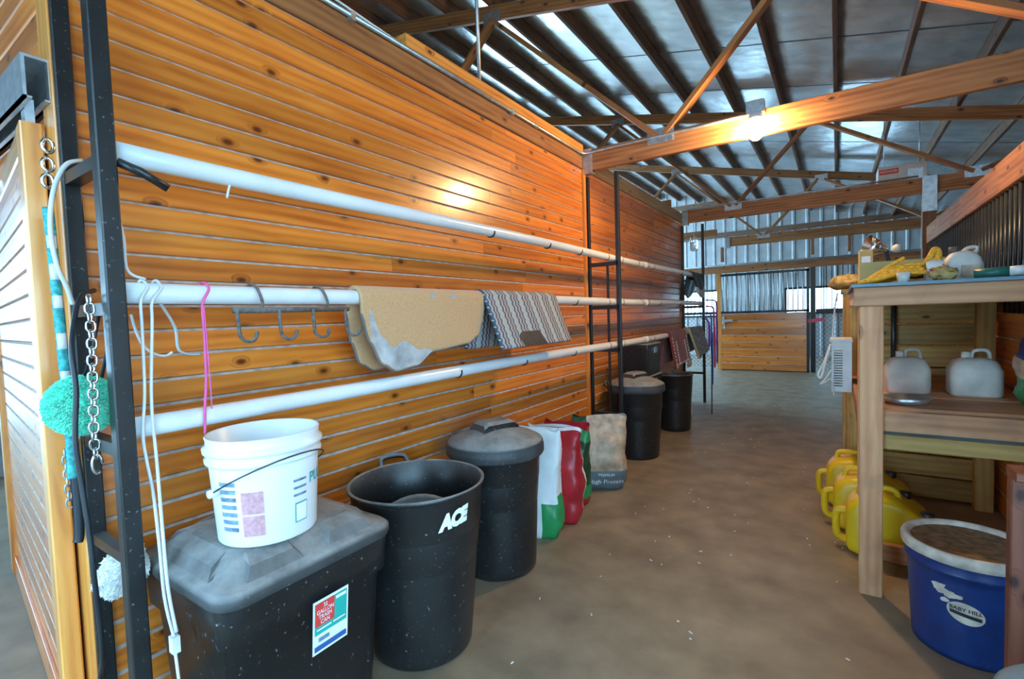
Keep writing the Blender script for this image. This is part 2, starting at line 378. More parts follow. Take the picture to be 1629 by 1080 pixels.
lumber('corner_trim', (.008,YC+.015,0), (.008,YC+.015,2.80), .03, .032, 'trim_pine', wl, up=(1,0,0))
lumber('corner_trim', (-.03,YC-.008,0), (-.03,YC-.008,2.80), .018, .10, 'trim_pine', wl, up=(1,0,0))
lumber('end_trim', (.0,YE-.01,0), (.0,YE-.01,2.80), .05, .04, 'trim_pine', wl, up=(1,0,0))
# ---- end wall beside the corner: jamb strip and boards over the door
we = MB().box((-.30,YC+.03,0), (-.121,YC+.13,2.80)).box((-6,YC+.03,2.0), (-.30,YC+.13,4.2)).build('wall_front', 'plywood'); tag(we, kind='structure')
k = 0
while Z0 + k*PITCH < 4.1:
    za = max(.004, Z0+k*PITCH); zb = Z0+(k+1)*PITCH-.001
    x1 = -.08
    for x0 in ([-.30] if zb < 2.0 else [-2.2, -4.4]):
        groove_board('board', (x1,YC+.018,(za+zb)/2), (x0,YC+.018,(za+zb)/2), .024, zb-za, ['varnished_pine','groove_dust'], we)
        x1 = x0 - .001
    k += 1
# ---- right stall front
wr = MB().box((2.80,1.2,0), (2.86,7.3,1.22)).build('wall_right', 'plywood'); tag(wr, kind='structure')
k = 0
while k*.14 < 1.15:
    groove_board('board', (2.79,1.2,.075+k*.14), (2.79,7.3,.075+k*.14), .024, .139, ['varnished_pine','groove_dust'], wr); k += 1
lumber('sill', (2.80,1.2,1.25), (2.80,7.3,1.25), .07, .05, 'varnished_pine', wr)
lumber('top_beam', (2.79,1.2,2.13), (2.79,7.32,2.13), .05, .19, 'truss_pine', wr)
for i in range(62):
    y = 1.25 + i*.098
    MB().tube([(2.80,y,1.27),(2.80,y,2.04)], .014, 6).build('bar', 'black_paint', wr)
MB().box((2.86,1.2,0),(6.1,1.24,3.0)).build('stall_end', 'plywood', wr)
# ---- ceiling: foil faced sheet on purlins, ridge to the left
def rz(x): return 4.395 - .23*x
YR0, YR1 = -1.4, 15.6
ce = MB()
xs = [6.2,-4.6]
for i in range(1):
    a, b_ = xs[i], xs[i+1]
    ce.add([(a,YR0,rz(a)),(b_,YR0,rz(b_)),(b_,YR1,rz(b_)),(a,YR1,rz(a)),(a,YR0,rz(a)+.03),(b_,YR0,rz(b_)+.03),(b_,YR1,rz(b_)+.03),(a,YR1,rz(a)+.03)],
           [(0,1,2,3),(7,6,5,4),(0,4,5,1),(1,5,6,2),(2,6,7,3),(3,7,4,0)])
ce = ce.build('ceiling', 'foil'); tag(ce, kind='structure')
pm = None
for i in range(-9, 10):
    x = .75 + .575*i
    z = rz(x) - .075
    if pm is None:
        pm = lumber('purlin', (x,YR0,z), (x,YR1,z), .04, .14, 'purlin_wood', ce); px0 = (x, z)
    else:
        o = pm.copy(); COL.objects.link(o); o.location = Vector((pm.location.x + x-px0[0], pm.location.y, pm.location.z + z-px0[1]))
for y in (1.0,2.2,3.4,4.6,5.8,7.0,8.2,9.4):   # taped seams across the foil
    MB().add([(6,y,rz(6)-.002),(-4,y,rz(-4)-.002),(-4,y+.02,rz(-4)-.002),(6,y+.02,rz(6)-.002)], [(0,3,2,1)]).build('foil_seam', 'foil_seam', ce)
# ---- outer shell: corrugated metal, far end and right side; openings are gaps; left and rear walls added to block light
def corrugated(mb, org, ud, n, pitch, h0, h1, nrm):
    """ribs along z between heights, spaced along ud"""
    o = Vector(org); u = Vector(ud); q = Vector(nrm)
    for i in range(n):
        p = o + u*(i*pitch); c = o + u*((i+1)*pitch); r0 = p + u*(pitch*.38); r1 = p + u*(pitch*.46) + q*.03; r2 = p + u*(pitch*.60) + q*.03; r3 = p + u*(pitch*.68)
        pts = [p, r0, r1, r2, r3, c]
        vs = [(a.x,a.y,h0) for a in pts] + [(a.x,a.y,h1) for a in pts]
        mb.add(vs, [(j, j+1, 7+j, 6+j) for j in range(5)])
YF = 15.5
wo = MB(); corrugated(wo, (-4.6,.5,0), (0,1,0), 24, .3, 0, 5.4, (1,0,0)); corrugated(wo, (-4.6,-1.4,0), (0,1,0), 6, .3, 2.5, 5.4, (1,0,0)); wo = wo.build('wall_light_block_left', 'metal_sheet'); tag(wo, kind='structure')  # unseen wall, added to keep the left dark and cut sky reflections
wn_ = MB(); corrugated(wn_, (1.55,-1.4,0), (1,0,0), 4, .3, 0, 4.2, (0,1,0)); corrugated(wn_, (-4.6,-1.4,0), (1,0,0), 14, .293, 0, 5.4, (0,1,0)); corrugated(wn_, (1.0,-1.4,0), (1,0,0), 2, .275, 0, 4.2, (0,1,0)); corrugated(wn_, (-.5,-1.4,0), (1,0,0), 5, .3, 2.7, 4.5, (0,1,0)); wn_ = wn_.build('wall_light_block_rear', 'metal_sheet'); tag(wn_, kind='structure')  # added behind the camera to shade the right side and narrow the daylight
wb = MB()
for (x0,x1,h0,h1) in ((-9,-2.1,0,6), (-2.1,-1.0,0,1.2), (-2.1,-1.0,1.9,6), (-1.0,.75,0,6), (.75,2.05,0,1.22), (.75,2.05,1.85,6), (2.05,9,0,6)):
    n = max(1, round((x1-x0)/.29)); corrugated(wb, (x0,YF,0), (1,0,0), n, (x1-x0)/n, h0, h1, (0,-1,0))
wb = wb.build('wall_back', 'metal_sheet'); tag(wb, kind='structure')
for z in (2.55,3.55,4.5): lumber('girt', (-9,YF-.06,z), (9,YF-.06,z), .05, .14, 'purlin_wood', wb)
ws = MB(); corrugated(ws, (6.1,1.2,0), (0,1,0), 49, .295, 0, 3.2, (-1,0,0)); ws = ws.build('wall_side', 'metal_sheet'); tag(ws, kind='structure')
# ---- far stall front with its door
YD = 11.75
ff = empty('wall_far', (0,YD,0)); tag(ff, kind='structure')
lumber('header', (-4,YD,2.24), (5,YD,2.24), .08, .14, 'truss_pine', ff)
MB().tube([(-4,YD-.07,2.335),(5,YD-.07,2.335)], .022, 8).build('rail', 'galvanized', ff)
for x, mt in ((-.31,'trim_pine'), (1.50,'black_paint'), (-1.25,'black_paint'), (2.45,'black_paint'), (3.6,'black_paint'), (-2.6,'black_paint')):
    lumber('post', (x,YD+.03,0), (x,YD+.03,2.18), .09, .09, mt, ff, up=(1,0,0))
def mesh_panel(x0, x1, z0, z1, nm):
    mb = MB(); st = .09; n = int((x1-x0+z1-z0)/st)
    for i in range(n):
        a = i*st
        for sgn in (0, 1):
            p = [(x0+min(a,x1-x0), z0+max(0,a-(x1-x0))), (x0+max(0,a-(z1-z0)), z0+min(a,z1-z0))]
            if sgn: p = [(x0+x1-q[0], q[1]) for q in p]
            if abs(p[0][0]-p[1][0]) > .02: mb.bar((p[0][0],YD+.02+.006*sgn,p[0][1]), (p[1][0],YD+.02+.006*sgn,p[1][1]), .006, .006, (0,1,0))
    return mb.build(nm, 'mesh_steel', ff)
for x0, x1 in ((-1.2,-.36), (1.55,2.4), (2.5,3.55), (-2.55,-1.3)):
    mesh_panel(x0, x1, .05, 1.25, 'wire_mesh')
    MB().box((x0,YD,1.25),(x1,YD+.05,1.31)).build('mid_rail', 'black_paint', ff)
    n = int((x1-x0)/.092)
    for i in range(1, n): MB().tube([(x0+i*.092,YD+.02,1.31),(x0+i*.092,YD+.02,2.17)], .009, 6).build('bar', 'black_paint', ff)
dr = empty('door_1', (.58,YD-.08,0)); tag(dr, kind='structure')
X0, X1 = -.25, 1.44
for i in range(8): groove_board('board', (X1,YD-.075,.09+i*.155), (X0,YD-.075,.09+i*.155), .03, .154, ['varnished_pine','groove_dust'], dr)
MB().box((X0,YD-.10,1.26),(X1,YD-.05,1.31)).box((X0,YD-.10,2.09),(X1,YD-.05,2.14)).box((X1-.05,YD-.10,0.01),(X1,YD-.05,2.14)).box((X0,YD-.10,.0),(X1,YD-.05,.02)).build('door_frame', 'black_paint', dr)
for i in range(18): MB().tube([(X0+.05+i*.09,YD-.075,1.31),(X0+.05+i*.09,YD-.075,2.09)], .011, 6).build('bar', 'galvanized', dr)
MB().bar((X0+.05,YD-.12,1.20),(X0+.05,YD-.12,1.02),.05,.03,(0,1,0)).bar((X0+.02,YD-.13,1.10),(X0+.24,YD-.13,1.11),.03,.05).tube([(X0+.08,YD-.13,1.0),(X0+.08,YD-.13,.90)],.014,6).build('latch', 'galvanized', dr)
MB().bar((X1-.02,YD-.13,1.06),(X1+.26,YD-.13,1.10),.03,.07).build('latch_tag', 'red_tag', dr)
# ---- window openings of the far wall get mullions so they read as windows
for (x0,x1,z0,z1,nm) in ((-2.1,-1.0,1.2,1.9,'window_1'), (.75,2.05,1.22,1.85,'window_2')):
    wn = MB().box((x0-.05,YF-.05,z0-.06),(x1+.05,YF+.03,z0)).box((x0-.05,YF-.05,z1),(x1+.05,YF+.03,z1+.06)).box((x0-.05,YF-.05,z0),(x0,YF+.03,z1)).box((x1,YF-.05,z0),(x1+.05,YF+.03,z1)).build(nm, 'black_paint'); tag(wn, kind='structure')
    for i in range(1,6): MB().tube([(x0+(x1-x0)*i/6,YF-.01,z0),(x0+(x1-x0)*i/6,YF-.01,z1)],.012,6).build('window_bar','black_paint',wn)

# ================================================================ SLIDING DOOR AT THE LEFT
th = math.atan(.112); dxv = Vector((-math.cos(th), math.sin(th), 0)); dn = Vector((-math.sin(th), -math.cos(th), 0))
O = Vector((-.06,.43,0))
sd = empty('sliding_door', O, 'varnished wooden sliding door of horizontal boards at the wall corner', 'door')
def dpt(u, z, n=0): return O + dxv*u + dn*n + Vector((0,0,z))
W = 1.88
lumber('stile', dpt(.05,.03,.0), dpt(.05,1.97,.0), .10, .05, 'trim_pine', sd, up=dn)
lumber('stile', dpt(W-.05,.03,.0), dpt(W-.05,1.97,.0), .10, .05, 'trim_pine', sd, up=dn)
lumber('rail', dpt(.1,.066), dpt(W-.1,.066), .03, .12, 'varnished_pine', sd, ch=.001)
lumber('rail', dpt(.1,1.93), dpt(W-.1,1.93), .045, .08, 'trim_pine', sd)
k = 0
while .13 + k*.0845 < 1.86:
    z = .13 + k*.0845 + .042
    groove_board('board', dpt(.1,z,-.008), dpt(W-.1,z,-.008), .024, .0835, ['varnished_pine','groove_dust'], sd); k += 1
MB().box((-.14,.4265,1.96),(-.10,.4485,2.05)).build('hanger', 'galvanized', sd)
tk = empty('door_track', (0,.44,2.02), 'galvanized box track for the sliding door under dark boards', 'track')
tb = MB().box((-5,.405,2.02),(.0,.413,2.135)).box((-5,.462,2.02),(.0,.47,2.135)).box((-5,.405,2.135),(.0,.478,2.143)).box((-5,.405,2.02),(.0,.424,2.026)).box((-5,.451,2.02),(.0,.47,2.026)).build('channel', 'galvanized', tk)
for x in (-.10,-1.3): MB().box((x,.474,2.04),(x+.08,.482,2.20)).build('bracket', 'galvanized', tk)

# ================================================================ SADDLE RACK: frames and pipes
PZ = (1.845, 1.455, 1.07)
def rack(y, label, thin=False, ztop=2.6):
    r = empty('saddle_rack', (.15,y,0), label, 'rack frame')
    t = .044 if not thin else .036
    MB().box((.002,y-t/2,0),(.034,y+t/2,ztop)).build('wall_tube', 'black_paint', r, bevel=.004)
    MB().box((.30-t/2,y-t/2,0),(.30+t/2,y+t/2,ztop)).build('front_tube', 'black_paint', r, bevel=.004)
    for z in PZ: MB().box((.03,y-.018,z-.066),(.30,y+.018,z-.031)).build('arm', 'black_paint', r)
    MB().box((.03,y-.015,.42 if thin else .70),(.30,y+.015,.45 if thin else .73)).build('arm', 'black_paint', r)
    return r
ra = rack(.49, 'black steel rack frame at the wall corner hung with chain and ropes')
ra_hook = MB().tube([(.31,.515,1.80),(.33,.56,1.78),(.34,.62,1.745)], .012, 8).build('prong', 'black_paint', ra)
rb = rack(4.135, 'black steel rack frame with thin centre bar beside the lidded black bin', True)
MB().box((.188,4.125,.44),(.206,4.145,1.79)).build('centre_bar', 'black_paint', rb)
rc = rack(7.42, 'black steel rack frame at the far wall end hung with lead ropes', True)
BANDS = ((2.29,2.95,3.45,3.98,4.18,4.75,5.25,6.4), (3.35,3.98,4.18,4.85,5.45,6.3), (1.95,2.60,3.30,3.98,4.18,5.2,6.0))
for i, z in enumerate(PZ):
    lab = ('highest', 'middle', 'lowest')[i]
    yend = (7.52,7.55,7.5)[i]
    p = empty('rack_pipe', (.25,.5,z), 'white plastic pipe, %s of the three along the pine wall' % lab, 'pipe')
    MB().tube([(.25,y,z - .004*math.sin(y*1.7)) for y in [.505 + (yend-.505)*k/40 for k in range(41)]], .0305, 18).build('pipe', 'pvc_white', p)
    for y in BANDS[i]: MB().tube([(.25,y-.006,z-.003),(.25,y+.006,z-.003)], .0315, 18).build('joint_ring', 'pvc_seam', p)
    for y in (4.27,5.0): MB().tube([(.25,y-.05,z-.003),(.25,y+.05,z-.003)], .0345, 18).build('coupling', 'pvc_white', p)

# ================================================================ TRUSSES
def truss(y, label, near=False):
    t = empty('roof_truss', (.7,y,2.64), label, 'roof truss', 'roof trusses')
    zb = 2.73
    lumber('bottom_chord', (.05,y,zb), (6.0,y,zb-.02), .045, .185, 'truss_pine', t)
    lumber('top_chord', (-4.6,y,4.17+1.058), (6.1,y,4.17-1.40), .045, .14, 'truss_pine', t)
    zt = lambda x: 4.17-.23*x-.07
    for (xa, za, xb, zb2) in ((.68,2.80,-.95,zt(-.95)), (.74,2.80,1.62,zt(1.62)), (3.18,2.80,1.72,zt(1.72)), (3.24,2.80,4.1,zt(4.1)), (-.95,zt(-.95),-2.6,2.80), (-2.6,2.8,-3.8,zt(-3.8))):
        lumber('web', (xa,y,za), (xb,y,zb2), .042, .09, 'truss_pine', t, up=(0,1,0))
    lumber('bottom_chord', (-4.6,y,2.95), (-.15,y,2.95), .045, .14, 'truss_pine', t)
    for x, z, w_ in ((.71,2.80,.22), (3.21,2.80,.22), (1.67,zt(1.67)+.02,.2), (-.95,zt(-.95)+.02,.2)):
        mb = MB().box((x-w_/2,y-.026,z-.06),(x+w_/2,y-.0235,z+.06))
        for k in range(8): mb.box((x-w_/2+.006+k*w_/8,y-.030,z-.055),(x-w_/2+.006+k*w_/8+.012,y-.026,z+.055))
        mb.build('gusset_plate', 'galvanized', t)
    MB().box((.012,y-.034,2.62),(.10,y-.024,2.83)).box((.012,y+.024,2.62),(.10,y+.034,2.83)).box((.012,y-.034,2.61),(.10,y+.034,2.622)).build('hanger', 'galvanized', t)
    return t
t1 = truss(4.10, 'warm orange timber truss carrying the lit bulb')
t2 = truss(7.45, 'timber truss at the far end of the pine wall with heater above')
t3 = truss(10.8, 'dim reddish timber truss just in front of far stall fronts')
for x in (-.06,1.53,2.10): lumber('stud', (x,10.83,2.34), (x,10.83,2.64), .09, .05, 'truss_pine', t3, up=(1,0,0))
# lamp
lb = empty('ceiling_lamp', (1.42,4.04,2.82), 'glowing bare bulb in grey socket on the timber truss', 'lamp')
MB().box((1.36,4.0,2.77),(1.48,4.077,2.87)).build('junction_box', 'galvanized', lb, bevel=.006)
MB().lathe([(.0,.0),(.045,.0),(.05,-.03),(.04,-.045),(.0,-.045)], (1.42,4.03,2.77), 24).build('socket', 'enamel_white', lb)
MB().lathe([(.018,.0),(.022,-.015),(.042,-.05),(.05,-.085),(.042,-.12),(.022,-.14),(.0,-.146)], (1.42,4.03,2.73), 24).build('bulb', 'bulb_glow', lb)
# conduits
cn = empty('conduit', (.02,2.5,2.78), 'grey metal conduit running along wall top to the truss', 'conduit')
MB().tube([(.025,.6,2.785),(.025,3.98,2.785),(.035,4.03,2.785),(.07,4.055,2.785),(.12,4.065,2.79)] + [(x,4.065,2.792) for x in (.5,1.0,1.36)], .0115, 10).build('tube', 'galvanized', cn)
for y in (1.55,2.9): MB().box((.011,y-.012,2.76),(.04,y+.012,2.80)).build('strap', 'galvanized', cn)
MB().tube([(.025,3.2,2.785),(.025,3.25,2.785)], .016, 10).build('coupling', 'galvanized', cn)
cb = MB().tube(spline([(.012,.9,2.90),(.014,1.3,2.84),(.014,1.6,2.815),(.014,1.85,2.80),(.0,1.93,2.80)]), .006, 6).build('cable', 'rope_white'); tag(cb, 'thin white cable drooping along the top of the pine wall', 'cable')
vr_ = MB().tube([(-.04,2.62,2.86),(-.04,2.62,4.30)], .012, 8).build('conduit_riser', 'galvanized'); tag(vr_, 'upright grey conduit rising from wall top plate to the roof', 'conduit')
c2 = MB().tube([(.06,7.41,2.80)] + [(x,7.41,2.83) for x in (.12,1,2,2.7)], .011, 8).build('conduit', 'galvanized'); tag(c2, 'pale conduit lying along the far truss above the wall end', 'conduit')
# unit heater hung on the far truss, post beside it
uh = empty('unit_heater', (2.52,7.7,2.75), 'grey white unit heater with red lettered label hung behind the far truss', 'heater')
MB().box((2.33,7.56,2.78),(2.80,7.86,3.03)).build('body', 'enamel_white', uh, bevel=.01)
MB().box((2.345,7.552,2.935),(2.53,7.56,2.995)).build('name_plate', 'label_red', uh)
text_flat('lettering', 'REZNOR', .042, (2.437,7.551,2.965), (1,0,0), (0,0,1), 'label_white', uh)
MB().box((2.62,7.552,2.83),(2.76,7.56,2.96)).build('louvre', 'galvanized', uh)
for x in (2.4,2.74): MB().tube([(x,7.7,3.02),(x,7.7,rz(x)-.14)],.006,6).build('hanger_rod', 'galvanized', uh)
ps = empty('support_post', (2.79,7.36,0), 'square timber post with metal bracket carrying the far truss', 'post')
lumber('timber', (2.79,7.37,0), (2.79,7.37,2.64), .12, .12, 'purlin_wood', ps, up=(1,0,0))
MB().box((2.725,7.30,2.4),(2.855,7.306,2.8)).build('bracket', 'galvanized', ps)
jr = empty('hanging_jar', (.17,7.45,2.3), 'small clear glass jar lamp hanging past the wall end', 'lamp')
MB().lathe([(.0,.0),(.05,.01),(.06,.06),(.06,.15),(.045,.18)], (.17,7.45,2.22), 20).build('glass', 'jar_glass', jr)
MB().lathe([(.05,.0),(.05,.04),(.0,.05)], (.17,7.45,2.39), 16).tube([(.17,7.45,2.43),(.17,7.45,2.65)],.004,6).build('cap', 'enamel_white', jr)

# ================================================================ BINS ALONG THE WALL
def rrect(hx, hy, r, n=6):
    out = []
    for cx, cy, a0 in ((hx-r,hy-r,0),(-hx+r,hy-r,PI/2),(-hx+r,-hy+r,PI),(hx-r,-hy+r,3*PI/2)):
        for k in range(n+1): a = a0 + PI/2*k/n; out.append((cx+r*math.cos(a), cy+r*math.sin(a)))
    return out
def loft(mb, c, rings, mi=0, cap0=True, cap1=True, mfn=None, smooth=True):
    """rings: (hx, hy, corner radius, z)"""
    vs = []; N = None
    for hx, hy, r, z in rings:
        pts = rrect(hx, hy, r); N = len(pts); vs += [(c[0]+x, c[1]+y, c[2]+z) for x, y in pts]
    b = len(mb.v); mb.v += vs
    for i in range(len(rings)-1):
        for k in range(N): mb.f.append([b+i*N+k, b+i*N+(k+1)%N, b+(i+1)*N+(k+1)%N, b+(i+1)*N+k]); mb.m.append(mfn(i) if mfn else mi); mb.sm.append(smooth)
    if cap0: mb.f.append([b+k for k in range(N)][::-1]); mb.m.append(mi); mb.sm.append(False)
    if cap1: mb.f.append([b+(len(rings)-1)*N+k for k in range(N)]); mb.m.append(mi); mb.sm.append(False)
    return mb
BX, BY = .365, .845
bn = empty('storage_bin', (BX,BY,0), 'dusty black rectangular bin with domed lid under the white bucket', 'bin')
loft(MB(), (BX,BY,0), [(.20,.215,.06,.0),(.215,.23,.06,.02),(.245,.258,.06,.50),(.262,.275,.06,.505),(.268,.281,.06,.60),(.272,.285,.06,.635)], cap1=False).build('body', 'black_plastic', bn)
ld = loft(MB(), (BX,BY,0), [(.276,.289,.07,.618),(.280,.293,.07,.628),(.280,.293,.07,.648),(.268,.281,.07,.660),(.235,.25,.07,.664),(.195,.212,.05,.700),(.165,.185,.05,.712),(.12,.14,.05,.714)], cap0=False).build('lid', 'dusty_lid', bn)
for sg in (1, -1):     # raised facets on the long slopes and the ends of the dome
    for a, b_ in ((-.205,-.04), (.045,.205)):
        MB().add([(BX+sg*.246,BY+a,.663),(BX+sg*.246,BY+b_,.663),(BX+sg*.150,BY+b_*.86,.708),(BX+sg*.150,BY+a*.86,.708),(BX+sg*.225,BY+a+.02,.694),(BX+sg*.225,BY+b_-.02,.694),(BX+sg*.172,BY+(b_-.02)*.9,.7125),(BX+sg*.172,BY+(a+.02)*.9,.7125)],
                 [(4,5,6,7),(0,1,5,4),(1,2,6,5),(2,3,7,6),(3,0,4,7)]).build('lid_facet', 'dusty_lid', ld)
    MB().add([(BX-.15,BY+sg*.262,.663),(BX+.15,BY+sg*.262,.663),(BX+.12,BY+sg*.17,.713),(BX-.12,BY+sg*.17,.713),(BX-.13,BY+sg*.24,.692),(BX+.13,BY+sg*.24,.692),(BX+.11,BY+sg*.192,.7125),(BX-.11,BY+sg*.192,.7125)],
             [(4,5,6,7),(0,1,5,4),(1,2,6,5),(2,3,7,6),(3,0,4,7)]).build('lid_facet', 'dusty_lid', ld)
MB().tube(spline([(BX-.275,BY-.13,.60),(BX-.33,BY-.12,.63),(BX-.335,BY,.655),(BX-.33,BY+.12,.63),(BX-.275,BY+.13,.60)]), .014, 8).build('handle', 'black_plastic', bn)
# label on the aisle face
lc = onX(525,985,BX+.258); lx = BX+.2625
def lp(y, z, d=0): return (BX+.236 + .0525*(z/.5)*1.0 - .024 + d, y, z)
yl0, yl1, zl0, zl1 = lc.y-.062, lc.y+.062, lc.z-.085, lc.z+.085
lab = MB().add([lp(yl0,zl0,.004),lp(yl1,zl0,.004),lp(yl1,zl1,.004),lp(yl0,zl1,.004)], [(0,1,2,3)]).build('paper_label', 'label_white', bn)
def lrect(a0, a1, b0, b1, mt, nm, d=.0055):
    ya, yb = yl0+(yl1-yl0)*a0, yl0+(yl1-yl0)*a1; za, zb = zl0+(zl1-zl0)*b0, zl0+(zl1-zl0)*b1
    return MB().add([lp(ya,za,d),lp(yb,za,d),lp(yb,zb,d),lp(ya,zb,d)], [(0,1,2,3)]).build(nm, mt, lab)
lrect(.05,.95,.36,.95,'label_green','green_field'); lrect(.05,.58,.52,.95,'label_red','red_field',.007); lrect(.05,.95,.05,.15,'label_blue','blue_band')
lrect(.62,.92,.86,.92,'label_white','white_tab',.007); lrect(.1,.5,.44,.47,'label_white','text_line',.007); lrect(.55,.9,.44,.47,'label_white','text_line',.007); lrect(.15,.45,.22,.29,'print_blue','text_line',.007)
for i, s_ in enumerate(('32','GALLON','TRASH','CAN')):
    zz = zl0+(zl1-zl0)*(.89-.098*i); p_ = lp(yl0+(yl1-yl0)*.31, zz, .009)
    text_flat('lettering', s_, .0185, p_, (0,1,0), (.105,0,1), 'label_white', lab, bold=.0002, sx=.8)

def round_can(name, label, c, rt, rbm, h, lid=None, mats='black_plastic', handles=((PI,),), band=True, ctag=('can',)):
    r = empty(name, (c[0],c[1],0), label, 'trash can')
    rr = lambda z: rbm + (rt*.93-rbm)*z/(h*.74)
    prof = [(0,.012),(rbm*.9,.012),(rbm*.94,.0),(rbm,.012)] + [(rr(h*k/10*.74), h*k/10*.74) for k in range(1,10)] + [(rr(h*.735),h*.735),(rt*.955,h*.75),(rt*.985,h*.965),(rt*1.0,h*.97),(rt*1.03,h*.98),(rt*1.03,h*.995),(rt*1.0,h),(rt*.975,h*.99),(rt*.95,h*.75),(rbm*.95,.03),(0,.03)]
    MB().lathe(prof, (c[0],c[1],0), 56).build('body', mats, r)
    for a in handles:
        ca, sa = math.cos(a), math.sin(a); e = Vector((ca,sa,0)); tn = Vector((-sa,ca,0)); b0 = Vector((c[0],c[1],0))
        pts = [b0+e*(rt*.98)+tn*(-.065)+Vector((0,0,h*.93)), b0+e*(rt+.035)+tn*(-.062)+Vector((0,0,h*.975)), b0+e*(rt+.055)+tn*(-.045)+Vector((0,0,h*1.02)), b0+e*(rt+.055)+tn*.045+Vector((0,0,h*1.02)), b0+e*(rt+.035)+tn*.062+Vector((0,0,h*.975)), b0+e*(rt*.98)+tn*.065+Vector((0,0,h*.93))]
        MB().tube(spline(pts,4), .012, 8).build('handle', mats, r)
    if lid:
        lo = MB().lathe([(rt*1.05,h-.045),(rt*1.075,h-.035),(rt*1.075,h+.0),(rt*1.05,h+.012),(rt*1.06,h+.018),(rt*1.03,h+.03),(rt*.86,h+.052),(rt*.55,h+.082),(rt*.25,h+.095),(0,h+.098)], (c[0],c[1],0), 56).build('lid', lid, r)
        # moulded grip: a raised saddle across the dome with two scooped sides
        ang = -.35
        e = Vector((math.cos(ang),math.sin(ang),0)); tn = Vector((-e.y,e.x,0)); b0 = Vector((c[0],c[1],0))
        def gp_(x, y, z): return b0 + tn*(x*rt) + e*(y*rt) + Vector((0,0,h+z))
        gb = MB()
        prof_ = [(-.56,.045),(-.44,.112),(-.32,.128),(.32,.128),(.44,.112),(.56,.045)]
        vs = [gp_(x,-.28,z-.012) for x, z in prof_] + [gp_(x*.9,-.2,z+.004) for x, z in prof_] + [gp_(x*.9,.2,z+.004) for x, z in prof_] + [gp_(x,.28,z-.012) for x, z in prof_]
        for k in range(5):
            for q in range(3): gb.add([vs[q*6+k],vs[q*6+k+1],vs[q*6+6+k+1],vs[q*6+6+k]], [(0,1,2,3)])
        for q in (0, 18): gb.add([vs[q+k] for k in range(6)] + [gp_(.5,-.36 if q == 0 else .36,.03), gp_(-.5,-.36 if q == 0 else .36,.03)], [(0,1,2,3,4,5,6,7)])
        gb.build('lid_grip', mats, lo)
    return r
ACE = (.46,1.42)
ac = round_can('trash_can', 'open black round can with white lettering beside the rectangular bin', ACE, .272, .205, .69, None, 'black_plastic', handles=(PI*.86,))
a0, z0 = cyl_hit(725,826,ACE[0],ACE[1],.27)
text_cyl('logo', 'ACE', .075, ACE, lambda z: .2625+.0035*(z-.52)/.16+.0035, a0, z0, 'label_white', ac, shear=.30, sx=.85, bold=.006, tilt=.10)
il = MB().lathe([(.235,0),(.25,.012),(.25,.03),(.235,.035),(.10,.05),(0,.052)], (0,0,0), 40).build('loose_lid', 'dusty_lid', None, Matrix.Translation((ACE[0]+.035,ACE[1]-.035,.405)) @ Vector((0,0,1)).rotation_difference(Vector((.66,-.66,.22))).to_matrix().to_4x4() @ Matrix.Scale(.90,4))
tag(il, 'black lid dropped tilted inside the open round can', 'lid')
c3 = round_can('trash_can', 'tall black round can with dusty domed lid beside white feed bag', (.37,2.10), .247, .205, .665, 'dusty_lid', 'black_plastic', handles=(PI*.95,))
c4 = round_can('trash_can', 'black round can with dusty lid behind the thin rack bar', (.33,4.43), .25, .205, .66, 'dusty_lid', handles=(PI*.95,))
c5 = round_can('trash_can', 'open black round can standing under the maroon saddle pad', (.36,5.62), .205, .17, .64, None, handles=(PI*.9,))
# ---- white bucket
WB = (.44,.80,.714)
bk = empty('bucket', WB, 'white plastic bucket with wire handle standing on the bin lid', 'bucket')
prof = [(0,.006),(.130,.006),(.134,0),(.138,.006),(.1515,.225),(.1515,.232),(.162,.236),(.163,.246),(.1535,.250),(.1535,.262),(.166,.266),(.167,.278),(.1565,.284),(.1575,.304),(.1595,.31),(.157,.314),(.153,.31),(.135,.012),(0,.012)]
MB().lathe(prof, WB, 64).build('body', 'bucket_white', bk)
rw = lambda z: .138+.0135*(z-WB[2]-.006)/.219+.0012
def cyl_patch(nm, a0, a1, z0, z1, mt, par, c, rad, off=0):
    return MB().grid(lambda u, v: (c[0]+(rad(z0+(z1-z0)*v)+off)*math.cos(a0+(a1-a0)*u), c[1]+(rad(z0+(z1-z0)*v)+off)*math.sin(a0+(a1-a0)*u), z0+(z1-z0)*v), 10, 2, 0).build(nm, mt, par)
def wang(px, py): return cyl_hit(px, py, WB[0], WB[1], .146)
aL, _ = wang(352,790); aL2, _ = wang(376,800)
for i in range(7):
    z = WB[2]+.05+i*.022; cyl_patch('printed_text', aL, aL2, z, z+.012, 'print_blue', bk, WB, rw)
aP, _ = wang(384,800); aP2, _ = wang(420,800)
cyl_patch('printed_text', aP, aP2, WB[2]+.035, WB[2]+.095, 'print_pink', bk, WB, rw); cyl_patch('printed_text', aP, aP2, WB[2]+.10, WB[2]+.165, 'print_pink', bk, WB, rw)
aT, _ = wang(470,800); aT2, _ = wang(489,800)
bx_ = cyl_patch('printed_box', aT, aT2, WB[2]+.045, WB[2]+.105, 'print_teal', bk, WB, rw)
cyl_patch('printed_box_fill', aT+.02, aT2-.02, WB[2]+.049, WB[2]+.101, 'label_white', bx_, WB, rw, .0008)
for i in range(3): cyl_patch('printed_text', aT-.03, aT2-.02, WB[2]+.125+i*.022, WB[2]+.132+i*.022, 'print_blue', bk, WB, rw)
aQ, zq = wang(488,752)
text_cyl('lettering', 'PLUS', .045, WB, lambda z: rw(z)+.001, aQ+.36, WB[2]+.165, 'print_teal', bk, bold=.001)
aH, zh = cyl_hit(343,800,WB[0],WB[1],.158)
